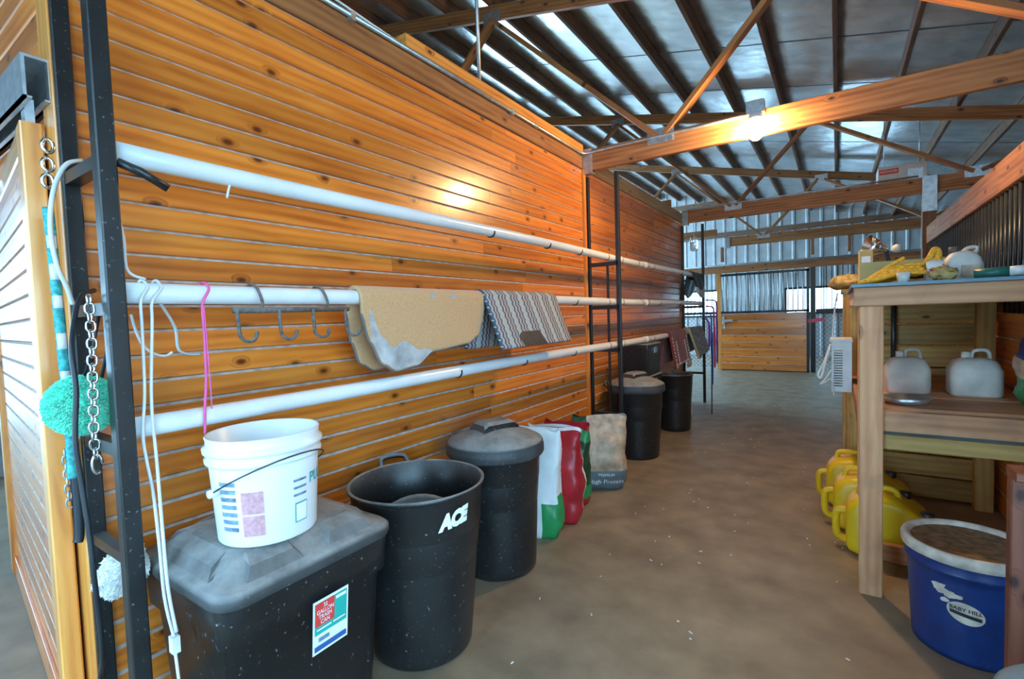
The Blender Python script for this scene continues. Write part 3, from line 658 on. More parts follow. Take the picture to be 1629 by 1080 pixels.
hp0 = Vector((WB[0]+.163*math.cos(aH),WB[1]+.163*math.sin(aH),WB[2]+.165)); hp1 = Vector((WB[0]-.163*math.cos(aH),WB[1]-.163*math.sin(aH),WB[2]+.21))
hpts = []
for k in range(17):
    a = aH + PI*k/16; dz = -.02*math.sin(PI*k/16) + .11*math.sin(PI*k/16)
    hpts.append((WB[0]+.168*math.cos(a),WB[1]+.168*math.sin(a),WB[2]+.165+dz))
MB().tube(hpts, .0024, 6).build('wire_handle', 'dark_steel', bk)
for a in (aH, aH+PI): MB().tube([(WB[0]+.148*math.cos(a),WB[1]+.148*math.sin(a),WB[2]+.165),(WB[0]+.176*math.cos(a),WB[1]+.176*math.sin(a),WB[2]+.165)], .012, 12).build('handle_lug', 'bucket_white', bk)
# ---- stacked black boxes
def tote(z0, z1, label):
    r = empty('tool_box', (.19,5.0,z0), label, 'box', 'stacked black boxes')
    loft(MB(), (.185,5.02,0), [(.135,.20,.02,z0),(.15,.225,.02,z1-.05),(.15,.225,.02,z1-.045)], cap1=True, smooth=False).build('body', 'black_plastic', r)
    loft(MB(), (.185,5.02,0), [(.156,.232,.02,z1-.05),(.156,.232,.02,z1-.01),(.14,.215,.02,z1)], cap0=True, smooth=False).build('lid', 'black_plastic', r)
    MB().box((.335,4.98,z1-.10),(.348,5.06,z1-.04)).build('latch', 'galvanized', r)
tote(0,.36,'black lidded box on the floor, lowest of its stack between two cans')
tote(.36,.70,'black lidded box in the middle of its stack behind the round cans')
tote(.70,1.03,'black lidded box topmost of its stack under the lowest pipe')

# ================================================================ FEED BAGS
def sack(name, label, c, yaw, w_, d_, h, mats, mfn, lean=0, top=.25, seed=0, flop=0):
    r = empty(name, (c[0],c[1],0), label, 'feed bag')
    cy_, sy_ = math.cos(yaw), math.sin(yaw); nz = random.Random(seed).uniform(0,50)
    def pt(u, v):
        a = 2*PI*u; e = .55
        ca, sa = math.cos(a), math.sin(a); x = math.copysign(abs(ca)**e, ca); y = math.copysign(abs(sa)**e, sa)
        k = 1.0 if v < .55 else 1-(1-top*.3)*((v-.55)/.45)**1.3
        bl = min(1, .86+v*1.6) if v < .1 else 1
        ww = w_*bl*(1+.04*math.sin(v*9+nz)); dd = d_*bl*k*(1+.10*math.sin(v*7+nz))
        lx = x*ww/2; ly = y*dd/2 + lean*v*h + flop*max(0,v-.8)*.5
        q = noise.noise(Vector((lx*9+nz, ly*9, v*7)))*.014 + noise.noise(Vector((lx*22+nz, ly*22, v*18)))*.006
        lx += q*x; ly += q*y*1.3
        return (c[0]+lx*cy_-ly*sy_, c[1]+lx*sy_+ly*cy_, max(0,v*h + .012*math.sin(a*3+nz)*v))
    mb = MB().grid(pt, 48, 30, mfn=mfn)
    mb.f.append([ (48-1-i)*31 for i in range(48)]); mb.m.append(0); mb.sm.append(False)
    mb.build('bag', mats, r)
    return r, pt
def bw(u, v):
    if .70 < u < .78 and .36 < v < .43: return 1
    if (u > .955 or u < .05) and v < .40: return 1
    if .80 < u < .95 and v < .33: return 1
    return 0
s1, pt1 = sack('feed_bag', 'white and green feed bag standing beside the domed lid can', (.345,2.52), .12, .36, .15, .66, ['bag_white','bag_green'], bw, seed=1, top=.6)
def brd(u, v):
    if .60 < u < .80 and .28 < v < .80: return 2
    if v > .95: return 2
    if .03 < u < .06 and v < .8: return 2
    return 0
s2, pt2 = sack('feed_bag', 'red feed bag with white label between white and dark green bags', (.355,2.78), .05, .38, .19, .62, ['bag_red','bag_red','bag_white'], brd, seed=2, top=.55)
def bg_(u, v):
    if v < .10: return 1
    if .85 < u < .93 and .28 < v < .42: return 2
    if v > .93: return 1
    return 0 if .25 < v < .8 else 3
s3, pt3 = sack('feed_bag', 'dark green and red feed bag wedged behind the red one', (.29,3.08), .0, .34, .16, .58, ['bag_darkgreen','bag_red','bag_orange','bag_green'], bg_, seed=3, top=.5)
def bh(u, v):
    if v < .27: return 0
    if .35 < u < .70: return 2
    return 1
s4, pt4 = sack('feed_bag', 'grey and tan feed bag slumped open near the lidded bin', (.36,3.50), .50, .40, .24, .56, ['bag_grey','bag_tan','bag_darkgreen'], bh, seed=4, top=.3, lean=-.05)
def on_bag(name, s_, size, pt, w_, shift, v0, h, yaw, par, mat='label_white'):
    """print that lies on the broad -y face of a sack"""
    v, f = text_data(s_, size); out = []; nrm = Vector((math.sin(yaw), -math.cos(yaw), 0))
    for x, y, _ in v:
        q = max(-.97, min(.97, (x+shift)*2/w_)); a = math.acos(math.copysign(abs(q)**(1/.55), q))
        out.append(Vector(pt(1-a/(2*PI), v0+y/h)) + nrm*.005)
    MB().add(out, f).build(name, mat, par)
on_bag('lettering', 'High Protein', .052, pt4, .40, .035, .115, .56, .50, s4)
on_bag('lettering', 'PREMIUM', .028, pt4, .40, .035, .215, .56, .50, s4)

# ================================================================ PADS AND BLANKETS ON THE PIPES
def drape(name, y0, y1, zp, drop_f, drop_b, mats, parent, flare_f=.03, flare_b=.02, th=.012, nu=40, mfn=None, r=None, xc=.25, wav=.004):
    r = r or .0315 + th/2
    def pt(u, v):
        y = y0 + (y1-y0)*u
        Lf, Lb = drop_f(u), drop_b(u); A = PI*r; T = Lf + A + Lb; s = v*T
        wv = wav*math.sin(u*11+v*5)
        if s < Lf:
            k = (Lf-s); return (xc+r+flare_f*(k/.3)+wv, y, zp-k)
        if s < Lf+A:
            a = (s-Lf)/r; return (xc+r*math.cos(a), y, zp+r*math.sin(a))
        k = s-Lf-A; return (xc-r-flare_b*(k/.3)+wv, y, zp-k)
    return MB().grid(pt, nu, 44, mfn=mfn).build(name, mats, parent, solid=th), pt
def ramp_pts(pts):
    def f(u):
        for (a, b_), (c, d) in zip(pts[:-1], pts[1:]):
            if u <= c: t = (u-a)/(c-a); t = t*t*(3-2*t); return b_+(d-b_)*t
        return pts[-1][1]
    return f
ft = empty('saddle_pad', (.25,1.72,1.45), 'tan felt saddle pad with grey leather corner on the middle pipe', 'saddle pad')
fd = ramp_pts([(0,.07),(.04,.19),(.11,.29),(.20,.325),(.34,.315),(.50,.255),(.80,.235),(.92,.20),(.97,.13),(1,.05)])
_, fpt = drape('felt', 1.31, 2.14, 1.4535, fd, fd, 'felt_tan', ft, .012, .05, .016, nu=80, wav=.002)
# leather patch follows the lower front corner
def patch(u, v):
    uu = .04 + .43*u; L = fd(uu)
    band = .045 + .075*math.exp(-((uu-.25)/.10)**2)
    if uu < .17: band = .045 + .16*max(0,(.17-uu)/.13)*.5 + .05*(uu/.17)
    band *= min(1, (1-u)*6+.15)
    k = max(.02, L - .004 - band*v)
    return (.25+.0395+.012*(k/.3)+.011, 1.31+.83*uu, 1.455-k)
MB().grid(patch, 30, 8).build('leather_patch', 'leather_grey', ft)
MB().tube([fpt(k/60, 0) for k in range(61)], .008, 6).build('edge_binding', 'edge_binding', ft)
MB().tube([fpt(k/60, 1) for k in range(61)], .008, 6).build('edge_binding', 'edge_binding', ft)
for px in (690, 722):
    p = onX(px, 471, .30)
    MB().lathe([(0,0),(.02,.001),(.024,.004),(.02,.006),(0,.006)], (0,0,0), 16, sx=1.0, sy=.55).build('vent_hole', 'leather_grey', ft, Matrix.Translation((.292,p.y,1.462)) @ Matrix.Rotation(PI/2,4,'Y') @ Matrix.Rotation(PI/2,4,'Z'))
bl = empty('saddle_blanket', (.25,2.5,1.45), 'striped woven saddle blanket with black leather patch on the middle pipe', 'saddle blanket')
bd = ramp_pts([(0,.285),(1,.285)])
drape('cloth', 2.15, 2.97, 1.458, bd, bd, 'woven_stripe', bl, .12, .06, .020, nu=30, wav=.003)
p0, p1 = 2.33, 2.67
MB().poly([(.0,y,z) for y, z in ((p0,0),(p1,0),(p1-.02,.075),(p1-.06,.095),(p0+.06,.095),(p0+.02,.075))], (.004,0,0)).build('leather_patch', 'leather_black', bl, Matrix.Translation((.413,0,1.172)) @ Matrix.Rotation(-.38,4,'Y'))
mp = empty('saddle_pad', (.25,6.0,1.07), 'maroon saddle pad with white studs on the lowest pipe', 'saddle pad')
md = ramp_pts([(0,.40),(.5,.36),(1,.34)])
drape('cloth', 5.70, 6.45, 1.075, md, md, 'maroon_cloth', mp, .05, .04, .016, nu=20)
for k in range(9):
    for (y, z) in ((5.76+.0*k, 1.03-.042*k), (6.40, 1.03-.036*k), (5.76+.08*k, .715+.004*k), (6.28, .98-.03*k), (5.90,.98-.03*k)):
        x = .25+.038+.05*((1.075-z)/.3)+.010
        MB().box((x,y-.013,z-.010),(x+.005,y+.013,z+.010)).build('stud', 'stud_white', mp)
MB().poly([(.36,y,z) for y, z in ((6.2,.64),(6.42,.64),(6.42,.74),(6.2,.74))], (.006,0,0)).build('leather_patch', 'leather_grey', mp)
gp = empty('saddle_pad', (.25,7.0,1.07), 'grey patterned saddle pad with braided rope edge at the rack end', 'saddle pad')
gd = ramp_pts([(0,.36),(.3,.33),(1,.30)])
_, gpt = drape('cloth', 6.62, 7.34, 1.08, gd, gd, 'grey_pad', gp, .10, .04, .020, nu=20)
def clear_of_pipe(p, rad):
    dx, dz = p[0]-.25, p[2]-1.07; d = math.hypot(dx, dz)
    return p if d >= rad else (.25+dx*rad/d, p[1], 1.07+dz*rad/d)
MB().tube([clear_of_pipe(gpt(0, k/40), .049) for k in range(0,41)], .017, 8).build('braided_edge', 'braid', gp)
MB().tube([clear_of_pipe(gpt(1, k/40), .046) for k in range(0,41)], .014, 8).build('braided_edge', 'braid', gp)
bp_ = empty('saddle_pad', (.25,7.12,1.84), 'black saddle pad with pale lower edge on the highest pipe end', 'saddle pad')
bdd = ramp_pts([(0,.26),(.5,.31),(1,.22)])
drape('cloth', 6.88, 7.37, 1.842, bdd, bdd, ['leather_black','leather_grey'], bp_, .06, .05, .02, nu=20, mfn=lambda u, v: 1 if v < .13 else 0)
# lead ropes and sticks at the far frame
rr_ = random.Random(5)
for i, (mt, nm, x, y, zt, zb_) in enumerate((('purple_rope','purple',.36,7.47,1.50,.62),('pink_rope','pink',.33,7.36,1.46,.55),('blue_rope','bright blue',.38,7.52,1.30,.30),('purple_rope','violet',.34,7.50,1.48,.85))):
    zt = 1.50-.09*i; x = .475-.036*i; y = 7.43
    pts = [(.326,7.42,zt),(x-.03,y,zt-.01),(x,y,zt-.06)] + [(x+rr_.uniform(-.003,.003),y+rr_.uniform(-.004,.004),zt-.06-(zt-.06-zb_)*k/6) for k in range(1,7)] + [(x,y+.02,zb_-.02),(x,y+.04,zb_+.04),(x,y+.045,zb_+.3),(x,y+.04,zt-.3)]
    r = MB().tube(spline(pts), .012, 6).build('lead_rope', mt); tag(r, ('%s lead rope looped over the far rack frame' if i != 3 else 'short %s lead rope bunched on the far rack frame') % nm, 'rope')
wp = MB().tube([(.56,6.62,.0),(.49,7.0,.62),(.45,7.2,.95)], [.008,.007,.005], 6).build('riding_stick', 'cord_black'); tag(wp, 'thin black stick leaning against the far rack frame', 'stick')
tn_ = empty('tin_can', (.30,6.35,0), 'small yellow tin on the floor past the open black can', 'tin')
MB().lathe([(0,0),(.05,0),(.05,.15),(.045,.155),(0,.155)], (.34,6.3,0), 20).build('body', 'yellow_tin', tn_); MB().lathe([(.0505,.05),(.0505,.11)], (.34,6.3,0), 20).build('label', 'label_white', tn_)

# ================================================================ HOOK BAR AND CORDS AT THE NEAR FRAME
hb = empty('hook_bar', (.30,1.0,1.40), 'rusty iron bar with four hooks hanging from the middle pipe', 'hook bar')
MB().tube([(.315,.79,1.398),(.315,1.23,1.402)], .0095, 8).build('bar', 'rust_iron', hb)
for y in (.80,.94,1.07,1.21):
    MB().tube(spline([(.322,y,1.40),(.325,y,1.35),(.325,y+.004,1.315),(.335,y+.02,1.298),(.345,y+.04,1.305),(.35,y+.046,1.33)]), .0065, 6).build('hook', 'rust_iron', hb)
for y in (.885,1.135):
    MB().tube(spline([(.315,y,1.405),(.318,y,1.43),(.29,y,1.475),(.25,y,1.489),(.215,y,1.47),(.212,y,1.45)]), .0055, 6).build('hanger', 'rust_iron', hb)
def cord(nm, pts, r, mt, label, cat='cord'):
    o = MB().tube(spline(pts), r, 6).build(nm, mt); return tag(o, label, cat)
P = lambda px, py, x: tuple(onX(px, py, x))
def wrap(y, z=1.453, r=.037): return [(.25+r*math.cos(a), y, z+r*math.sin(a)) for a in (PI, PI*.82, PI*.64, PI*.46, PI*.28, PI*.1)]
cord('white_cord', wrap(.572)+[P(224,478,.292),P(226,520,.293),P(230,620,.293),P(228,700,.294),P(243,780,.31),P(253,860,.40),P(262,950,.43),P(276,1010,.45),P(278,1026,.45)], .0042, 'rope_white', 'long white cord hanging from middle pipe with white plug end', 'cord')
cord('white_cord', wrap(.606)+[P(242,480,.296),P(242,520,.305),P(241,640,.308),P(250,740,.33),P(260,860,.43),P(268,940,.46),P(281,1005,.475)], .0042, 'rope_white', 'white cord hanging beside the long plug cord on middle pipe', 'cord')
pl = MB().box((-.012,-.009,-.022),(.012,.009,.022)).tube([(0,0,-.02),(0,.004,-.10),(-.004,.01,-.22)],.004,6).build('plug', 'rope_white', None, Matrix.Translation(P(278,1024,.452))); tag(pl, 'small white plug at the lower end of the long cord', 'plug')
cord('white_cord', [P(255,482,.22),P(278,520,.15),P(284,555,.12),P(300,563,.10),P(318,563,.08)], .005, 'hose_clear', 'short translucent hose end resting against the boards', 'hose')
cord('white_cord', [P(208,500,.20),P(222,540,.18),P(240,560,.16),P(262,566,.15),P(274,560,.15)], .004, 'rope_white', 'short frayed white string curled near the front tube', 'string')
cord('white_cord', [P(188,345,.27),P(197,380,.28),P(203,430,.285),(.285,.57,1.49)], .004, 'rope_white', 'white string from upper frame down to middle pipe', 'string')
cord('pink_twine', wrap(.735)+[P(322,485,.292),P(325,530,.293),P(328,600,.294),P(326,650,.295),P(326,690,.295)], .004, 'twine_pink', 'thick strand of pink baling twine tied to middle pipe', 'twine')
cord('pink_twine', [P(324,485,.299),P(329,540,.300),P(334,600,.300),P(337,650,.300)], .002, 'twine_pink', 'thin strand of pink baling twine beside the thick one', 'twine')
cord('pipe_string', [P(366,292,.25),P(364,300,.26),P(361,315,.26)], .004, 'rope_white', 'scrap of knotted string under the highest pipe', 'string')
cord('clear_hose', [P(130,255,.10),P(105,262,.12),P(86,300,.13),P(80,360,.13),P(90,420,.13),P(106,456,.12),P(116,484,.10)], .006, 'hose_clear', 'translucent hose bowed out around the rack corner', 'hose')
cord('black_cord', [P(150,462,.10),P(128,472,.17),P(118,510,.22),P(114,560,.27),P(121,620,.28),P(120,700,.28),P(130,770,.28),P(142,850,.29),P(150,920,.29),P(160,1000,.24),P(163,1050,.18),P(160,1080,.10),P(165,1140,.1)], .0065, 'cord_black', 'black electric cord dropping from the near rack frame to floor', 'cord')
cord('grey_cord', [P(182,490,.20),P(176,530,.16),P(168,570,.12),P(160,610,.08)], .005, 'cord_black', 'short dark cord crossing behind the near rack post', 'cord')
# teal lead with snap
tl = empty('lead_rope', tuple(onX(85,440,.05)), 'worn teal and white lead rope with brass snap at the wall corner', 'rope')
MB().tube(spline([P(76,330,.045),P(84,400,.045),P(92,480,.045),P(100,560,.045),P(108,640,.045),P(112,690,.045),P(116,760,.045)]), .013, 8).build('rope', 'rope_teal', tl)
for (a, b_) in ((375,395),(420,445),(470,490),(530,555),(590,610)):
    xx = lambda y: 76+(y-330)*.104+1
    MB().tube([P(xx(a),a,.052),P(xx(b_),b_,.052)], .0115, 6).build('white_wrap', 'rope_white', tl)
for cy_ in (232,262,288): MB().tube([Vector(P(76,cy_,.05))+Vector((0,.012*math.cos(2*PI*k/14),.019*math.sin(2*PI*k/14))) for k in range(14)], .005, 6, closed=True).build('snap_ring', 'chrome', tl)
sl = MB().tube(spline([P(116,700,.03),P(120,760,.03),P(124,800,.03),P(126,850,.03),P(124,862,.03)]), .013, 8).build('hose_grip', 'cord_black'); tag(sl, 'short dark rubber grip hanging by the sliding door edge', 'grip')
def chain(name, label, pts, mat, lr=.010, ll=.030):
    r = empty(name, tuple(pts[0]), label, 'chain'); P_ = [Vector(p) for p in pts]; i = 0
    for a, b_ in zip(P_[:-1], P_[1:]):
        n = max(1, round((b_-a).length/(ll*.78))); d = (b_-a).normalized()
        for k in range(n):
            c = a.lerp(b_, (k+.5)/n); s_ = Vector((.25,.97,0)) if i % 2 else Vector((.8,-.6,0)); s_ = (s_-d*s_.dot(d)).normalized(); i += 1
            pp = []
            for q in range(12):
                t = 2*PI*q/12; pp.append(c + d*(ll/2*math.sin(t)) + s_*(lr*math.copysign(abs(math.cos(t))**.6, math.cos(t))))
            MB().tube(pp, .0028, 5, closed=True).build('link', mat, r)
    return r
ch = chain('chain', 'bright steel chain hanging in front of the green pompom', [P(141,470,.25),P(146,540,.262),P(148,620,.268),P(150,700,.268),P(154,728,.262)], 'chrome')
MB().tube([Vector(P(155,738,.262))+Vector((0,.011*math.cos(2*PI*k/14),.026*math.sin(2*PI*k/14))) for k in range(13)], .004, 6).build('open_hook', 'chrome', ch)
chain('chain', 'dull steel chain hanging beside the sliding door edge', [P(105,715,.02),P(109,760,.02),P(113,805,.02)], 'galvanized')
# pompom
pc = Vector((.145,.446,1.140)); PR = .076
pb = empty('pompom', tuple(pc), 'fluffy mint green pompom hanging beside the near black post', 'pompom')
mb = MB().lathe([(PR*math.sin(PI*k/14)*.95, -PR*math.cos(PI*k/14)) for k in range(15)], tuple(pc), 22)
g_ = random.Random(2)
for i in range(4200):
    z = g_.uniform(-1,1); a = g_.uniform(0,2*PI); rr = math.sqrt(1-z*z); d = Vector((rr*math.cos(a),rr*math.sin(a),z)); L = g_.uniform(.010,.018)
    base = pc + d*PR*.93; tdir = (d + Vector((g_.uniform(-.4,.4),g_.uniform(-.4,.4),g_.uniform(-.4,.4)))).normalized(); q = tdir.cross(Vector((.3,.5,.8))).normalized()*.0028; q2 = tdir.cross(q).normalized()*.0028
    tip = base+tdir*L; mb.add([base+q, base-q*.5+q2, base-q*.5-q2, tip+q*.7, tip-q*.3+q2*.7, tip-q*.3-q2*.7], [(0,1,4,3),(1,2,5,4),(2,0,3,5),(3,4,5)])
po = mb.build('yarn', 'pom_green', pb); po['kind'] = 'stuff'
MB().tube([tuple(pc+Vector((0,0,.05))),(.18,.47,1.30),(.2,.485,1.40)], .004, 6).build('hanging_cord', 'cord_black', pb)
# sheepskin draped over the lower cross arm of the near frame
fz = empty('sheepskin', (.15,.49,.7), 'white sheepskin draped over the near rack frame beside the bin', 'sheepskin')
fc = onX(218,888,.15)
def fle(u, v):
    a = 2*PI*u; t = PI*v; d = Vector((math.sin(t)*math.cos(a), math.sin(t)*math.sin(a), -math.cos(t)))
    q = 1 + .28*noise.noise(d*2.2) + .12*noise.noise(d*6)
    return (fc.x+.085*d.x*q, min(.543, fc.y+.088*d.y*q), fc.z+.066*d.z*q - .035*max(0,-d.y) + .012*d.y)
mb = MB().grid(fle, 40, 24)
for i in range(3800):
    u, v = g_.random(), math.acos(g_.uniform(-1,1))/PI; p = Vector(fle(u,v)); d = (p-fc).normalized(); d = (d+Vector((g_.uniform(-.6,.6),g_.uniform(-.6,.6),g_.uniform(-.8,.4)))).normalized(); q = d.cross(Vector((.3,.5,.8))).normalized()*.0035; q2 = d.cross(q).normalized()*.0035
    tip = p+d*g_.uniform(.006,.014); tip.y = min(tip.y, .549); mb.add([p+q,p-q*.5+q2,p-q*.5-q2,tip], [(0,1,3),(1,2,3),(2,0,3)])
fo = mb.build('wool', 'fleece', fz); fo['kind'] = 'stuff'

# ================================================================ RIGHT: SHELF UNIT
SY0, SY1, SX0, SX1 = 2.73, 4.30, 2.0, 2.76
sh = empty('shelf_unit', (2.38,3.5,0), 'raw pine shelf unit with rough posts loaded with tools and jugs', 'shelf')
lumber('post', (SX0+.045,SY0+.02,0), (SX0+.045,SY0+.02,1.345), .04, .09, 'raw_pine', sh, up=(1,0,0))
lumber('post', (SX0+.015,SY0+.09,0.45), (SX0+.015,SY0+.09,1.43), .09, .035, 'raw_pine', sh, up=(1,0,0))
lumber('post', (SX0+.04,SY1-.05,0), (SX0+.04,SY1-.05,1.40), .09, .09, 'yellow_pine', sh, up=(1,0,0))
lumber('post', (SX1-.06,SY1-.05,0), (SX1-.06,SY1-.05,1.40), .09, .09, 'yellow_pine', sh, up=(1,0,0))
lumber('top_rail', (SX0-.02,SY0+.0,1.388), (SX1,SY0+.0,1.388), .04, .085, 'raw_pine', sh)
lumber('top_rail', (SX0+.01,SY0+.04,1.388), (SX0+.01,SY1,1.388), .04, .085, 'raw_pine', sh)
MB().box((SX0-.03,SY0-.03,1.432),(SX1,SY1,1.446)).build('top_board', 'grey_blue_lid', sh)
lumber('shelf_rail', (SX0+.07,SY0+.045,.815), (SX1,SY0+.045,.815), .04, .10, 'raw_pine', sh)
lumber('shelf_rail', (SX0+.02,SY0+.05,.725), (SX1,SY0+.05,.725), .04, .07, 'yellow_pine', sh)
MB().box((SX0+.02,SY0+.02,.762),(SX1,SY0+.03,.774)).build('steel_strip', 'dark_steel', sh)
lumber('shelf_rail', (SX0+.02,SY0+.14,.80), (SX0+.02,SY1,.80), .04, .10, 'raw_pine', sh)
for i in range(4): lumber('shelf_plank', (SX0+.03,SY0+.25+i*.36,.866), (SX1,SY0+.25+i*.36,.866), .34, .02, 'raw_pine', sh)
for i in range(9): lumber('back_plank', (SX0+.05,SY1-.01,.09+i*.15), (SX1,SY1-.01,.09+i*.15), .02, .14, 'yellow_pine', sh)
lumber('foot_rail', (SX0+.09,SY0+.32,.09), (SX1,SY0+.32,.09), .04, .09, 'raw_pine', sh)
MB().tube([(2.24,SY1-.06,.88),(2.24,SY1-.06,1.38)], .016, 8).build('rod', 'dark_steel', sh)
# heater on the left side
ht = empty('wall_heater', (1.94,3.9,.80), 'small white slotted heater box fixed to the shelf side', 'heater')
MB().box((1.885,3.90,.79),(1.995,4.05,1.12)).box((1.885,3.80,.79),(1.897,3.90,1.12)).box((1.945,3.80,.79),(1.995,3.90,1.12)).box((1.897,3.80,.79),(1.945,3.90,.826)).box((1.897,3.80,1.062),(1.945,3.90,1.12)).build('case', 'enamel_white', ht)
MB().box((1.875,3.79,1.115),(2.0,4.06,1.135)).build('cap', 'enamel_white', ht, bevel=.004)
for k in range(14): MB().box((1.896,3.800,.834+k*.0165),(1.946,3.812,.842+k*.0165)).build('slat', 'enamel_white', ht)
hc = MB().tube(spline([(1.89,3.84,1.12),(1.905,3.86,1.35),(1.92,3.86,1.44)]), .006, 6).tube(spline([(1.88,3.84,1.10),(1.84,3.82,.97),(1.81,3.8,.90),(1.83,3.8,.89),(1.875,3.83,1.08)]), .007, 6).tube(spline([(1.885,3.8,.93),(1.85,3.78,.87),(1.825,3.78,.84),(1.85,3.79,.85),(1.885,3.8,.87),(1.90,3.79,.76)]), .005, 6).build('power_cord', 'rope_white', ht)
# cabinet behind
cbn = empty('cabinet', (2.3,4.8,0), 'tall yellow pine plank cabinet standing behind the shelf unit', 'cabinet')
MB().box((1.97,4.42,0),(2.72,5.15,1.44)).build('body', 'plywood', cbn)
for i in range(6): lumber('plank', (1.965,4.47+i*.122,0), (1.965,4.47+i*.122,1.45), .12, .022, 'yellow_pine', cbn, up=(1,0,0))
for i in range(6): lumber('plank', (2.035+i*.122,4.41,0), (2.035+i*.122,4.41,1.45), .02, .12, 'yellow_pine', cbn, up=(1,0,0))
MB().box((1.94,4.40,1.45),(2.73,5.17,1.475)).build('top', 'yellow_pine', cbn)
cv = MB()
def cvf(u, v):
    a = 2*PI*u; t = v*PI; r_ = math.sin(t)
    return (1.99+.13*r_*math.cos(a)+.02*noise.noise(Vector((u*9,v*7,1))), 4.62+.17*r_*math.sin(a), 1.475+max(0,.055-.055*math.cos(t)+.03*noise.noise(Vector((math.cos(a)*2,v*6,math.sin(a)*2)))))
cv.grid(cvf, 28, 14); cv = cv.build('canvas_bundle', 'canvas'); tag(cv, 'crumpled tan canvas bundle on the cabinet top', 'canvas')

# ---- things on the shelf top
TZ = 1.446
def pY(px, y): return onY(px, 440, y).x
bxx = empty('carton', (2.3,3.65,TZ), 'long flat yellow cardboard carton lying on the shelf top', 'box')
MB().box((pY(1367,3.6),3.55,TZ),(pY(1497,3.6),3.85,TZ+.15)).build('carton_body', 'cardboard', bxx, bevel=.004)
MB().box((pY(1367,3.6)-.002,3.545,TZ+.12),(pY(1500,3.6),3.552,TZ+.155)).build('flap', 'cardboard', bxx)
bx2 = empty('carton', (2.02,3.9,TZ), 'small upright pale carton behind the long yellow one', 'box')
MB().box((pY(1366,3.95),3.90,TZ),(pY(1388,3.95),4.02,TZ+.26)).build('carton_body', 'cardboard', bx2, bevel=.004); MB().box((pY(1370,3.95),3.896,TZ+.14),(pY(1384,3.95),3.90,TZ+.22)).build('label', 'label_white', bx2)
wl_ = empty('work_lamp', (2.12,3.95,TZ), 'metal clamp work lamp with shiny reflector on the shelf top', 'lamp')
MB().lathe([(.02,0),(.03,.03),(.05,.06),(.075,.12),(.078,.122),(.05,.055),(.0,.03)], (0,0,0), 24).build('reflector', 'chrome', wl_, Matrix.Translation((2.19,4.13,TZ+.27)) @ Matrix.Rotation(-1.25,4,'Y') @ Matrix.Rotation(.3,4,'X'))
MB().tube([(2.19,4.13,TZ+.27),(2.21,4.13,TZ+.15),(2.21,4.13,TZ)], .012, 8).build('stand', 'dark_steel', wl_)
MB().lathe([(0,-.03),(.022,-.02),(.03,0),(.022,.02),(0,.03)], (2.245,4.13,TZ+.275), 14).build('bulb', 'jar_white', wl_)
# yellow rope hank: several loops side by side
ry = empty('rope_hank', (2.15,2.95,TZ), 'hank of orange yellow rope with white binding on the shelf top', 'rope')
for k in range(9):
    zz = TZ+.012+.013*(k % 4); yy = 2.86+.022*k; xa = pY(1366+k*3,2.9); xb = pY(1472-(k%3)*3,2.9)
    MB().tube(spline([(xa,yy,TZ+.012),(xa+.07,yy+.004,zz+.012),(xa+.14,yy,zz+.03),((xa+xb)/2+.04,yy,zz+.035),(xb,yy,zz+.032)]), .011, 7).build('strand', 'rope_yellow', ry)
MB().tube(spline([(pY(1405,2.9),2.93,TZ+.07),(pY(1425,2.9),2.93,TZ+.10),(pY(1440,2.9),2.94,TZ+.12)]), .009, 7).build('strand', 'rope_yellow', ry)
MB().tube(spline([(pY(1470,2.9),2.94,TZ+.06),(pY(1482,2.9),2.94,TZ+.12),(pY(1490,2.9),2.95,TZ+.15),(pY(1496,2.9),2.95,TZ+.13),(pY(1492,2.9),2.94,TZ+.05)]), .013, 7).build('loop', 'rope_yellow', ry)
MB().lathe([(.045,0),(.052,.015),(.05,.05),(.045,.065)], (0,0,0), 18).build('binding', 'rope_white', ry, Matrix.Translation((pY(1474,2.9),2.95,TZ+.052)) @ Matrix.Rotation(PI/2,4,'Y'))
bwl = empty('metal_dish', (2.2,3.2,TZ), 'dark curved metal dish lying behind the yellow rope', 'dish')
MB().lathe([(.0,.02),(.08,.03),(.13,.07),(.135,.075),(.13,.08),(.07,.045),(0,.035)], (pY(1457,3.25),3.25,TZ+.01), 30).build('shell', 'dark_steel', bwl); MB().tube([(pY(1457,3.25)+.133*math.cos(2*PI*k/30),3.25+.133*math.sin(2*PI*k/30),TZ+.088) for k in range(30)], .005, 6, closed=True).build('rim', 'chrome', bwl)
jg = empty('jug', (2.45,3.0,TZ), 'stained white plastic jug with handle on the shelf top', 'jug')
jx = pY(1531,3.0)
loft(MB(), (jx,3.02,TZ), [(.055,.055,.03,0),(.066,.062,.03,.01),(.068,.064,.03,.07),(.060,.058,.03,.105),(.04,.04,.025,.13),(.02,.02,.015,.138)]).build('body', 'jar_white', jg)
MB().tube([(jx-.03,3.02,TZ+.13),(jx-.03,3.02,TZ+.16)], .016, 12).build('cap', 'rust_iron', jg); MB().tube(spline([(jx+.045,3.02,TZ+.12),(jx+.05,3.02,TZ+.15),(jx+.02,3.02,TZ+.15),(jx,3.02,TZ+.13)]), .008, 8).build('handle', 'jar_white', jg)
MB().box((jx-.01,2.950,TZ+.02),(jx+.05,2.957,TZ+.07)).build('label', 'bag_tan', jg)
gt = empty('spray_wand', (2.5,2.8,TZ), 'dark green tube with white end cap lying along the shelf top', 'tube')
MB().tube([(pY(1550,2.85),2.85,TZ+.022),(pY(1606,2.82),2.82,TZ+.026)], .022, 14).build('tube', 'green_plastic', gt); MB().tube([(pY(1606,2.82),2.82,TZ+.026),(pY(1632,2.81),2.81,TZ+.028)], .020, 14).build('end_cap', 'label_white', gt)
gl = MB()
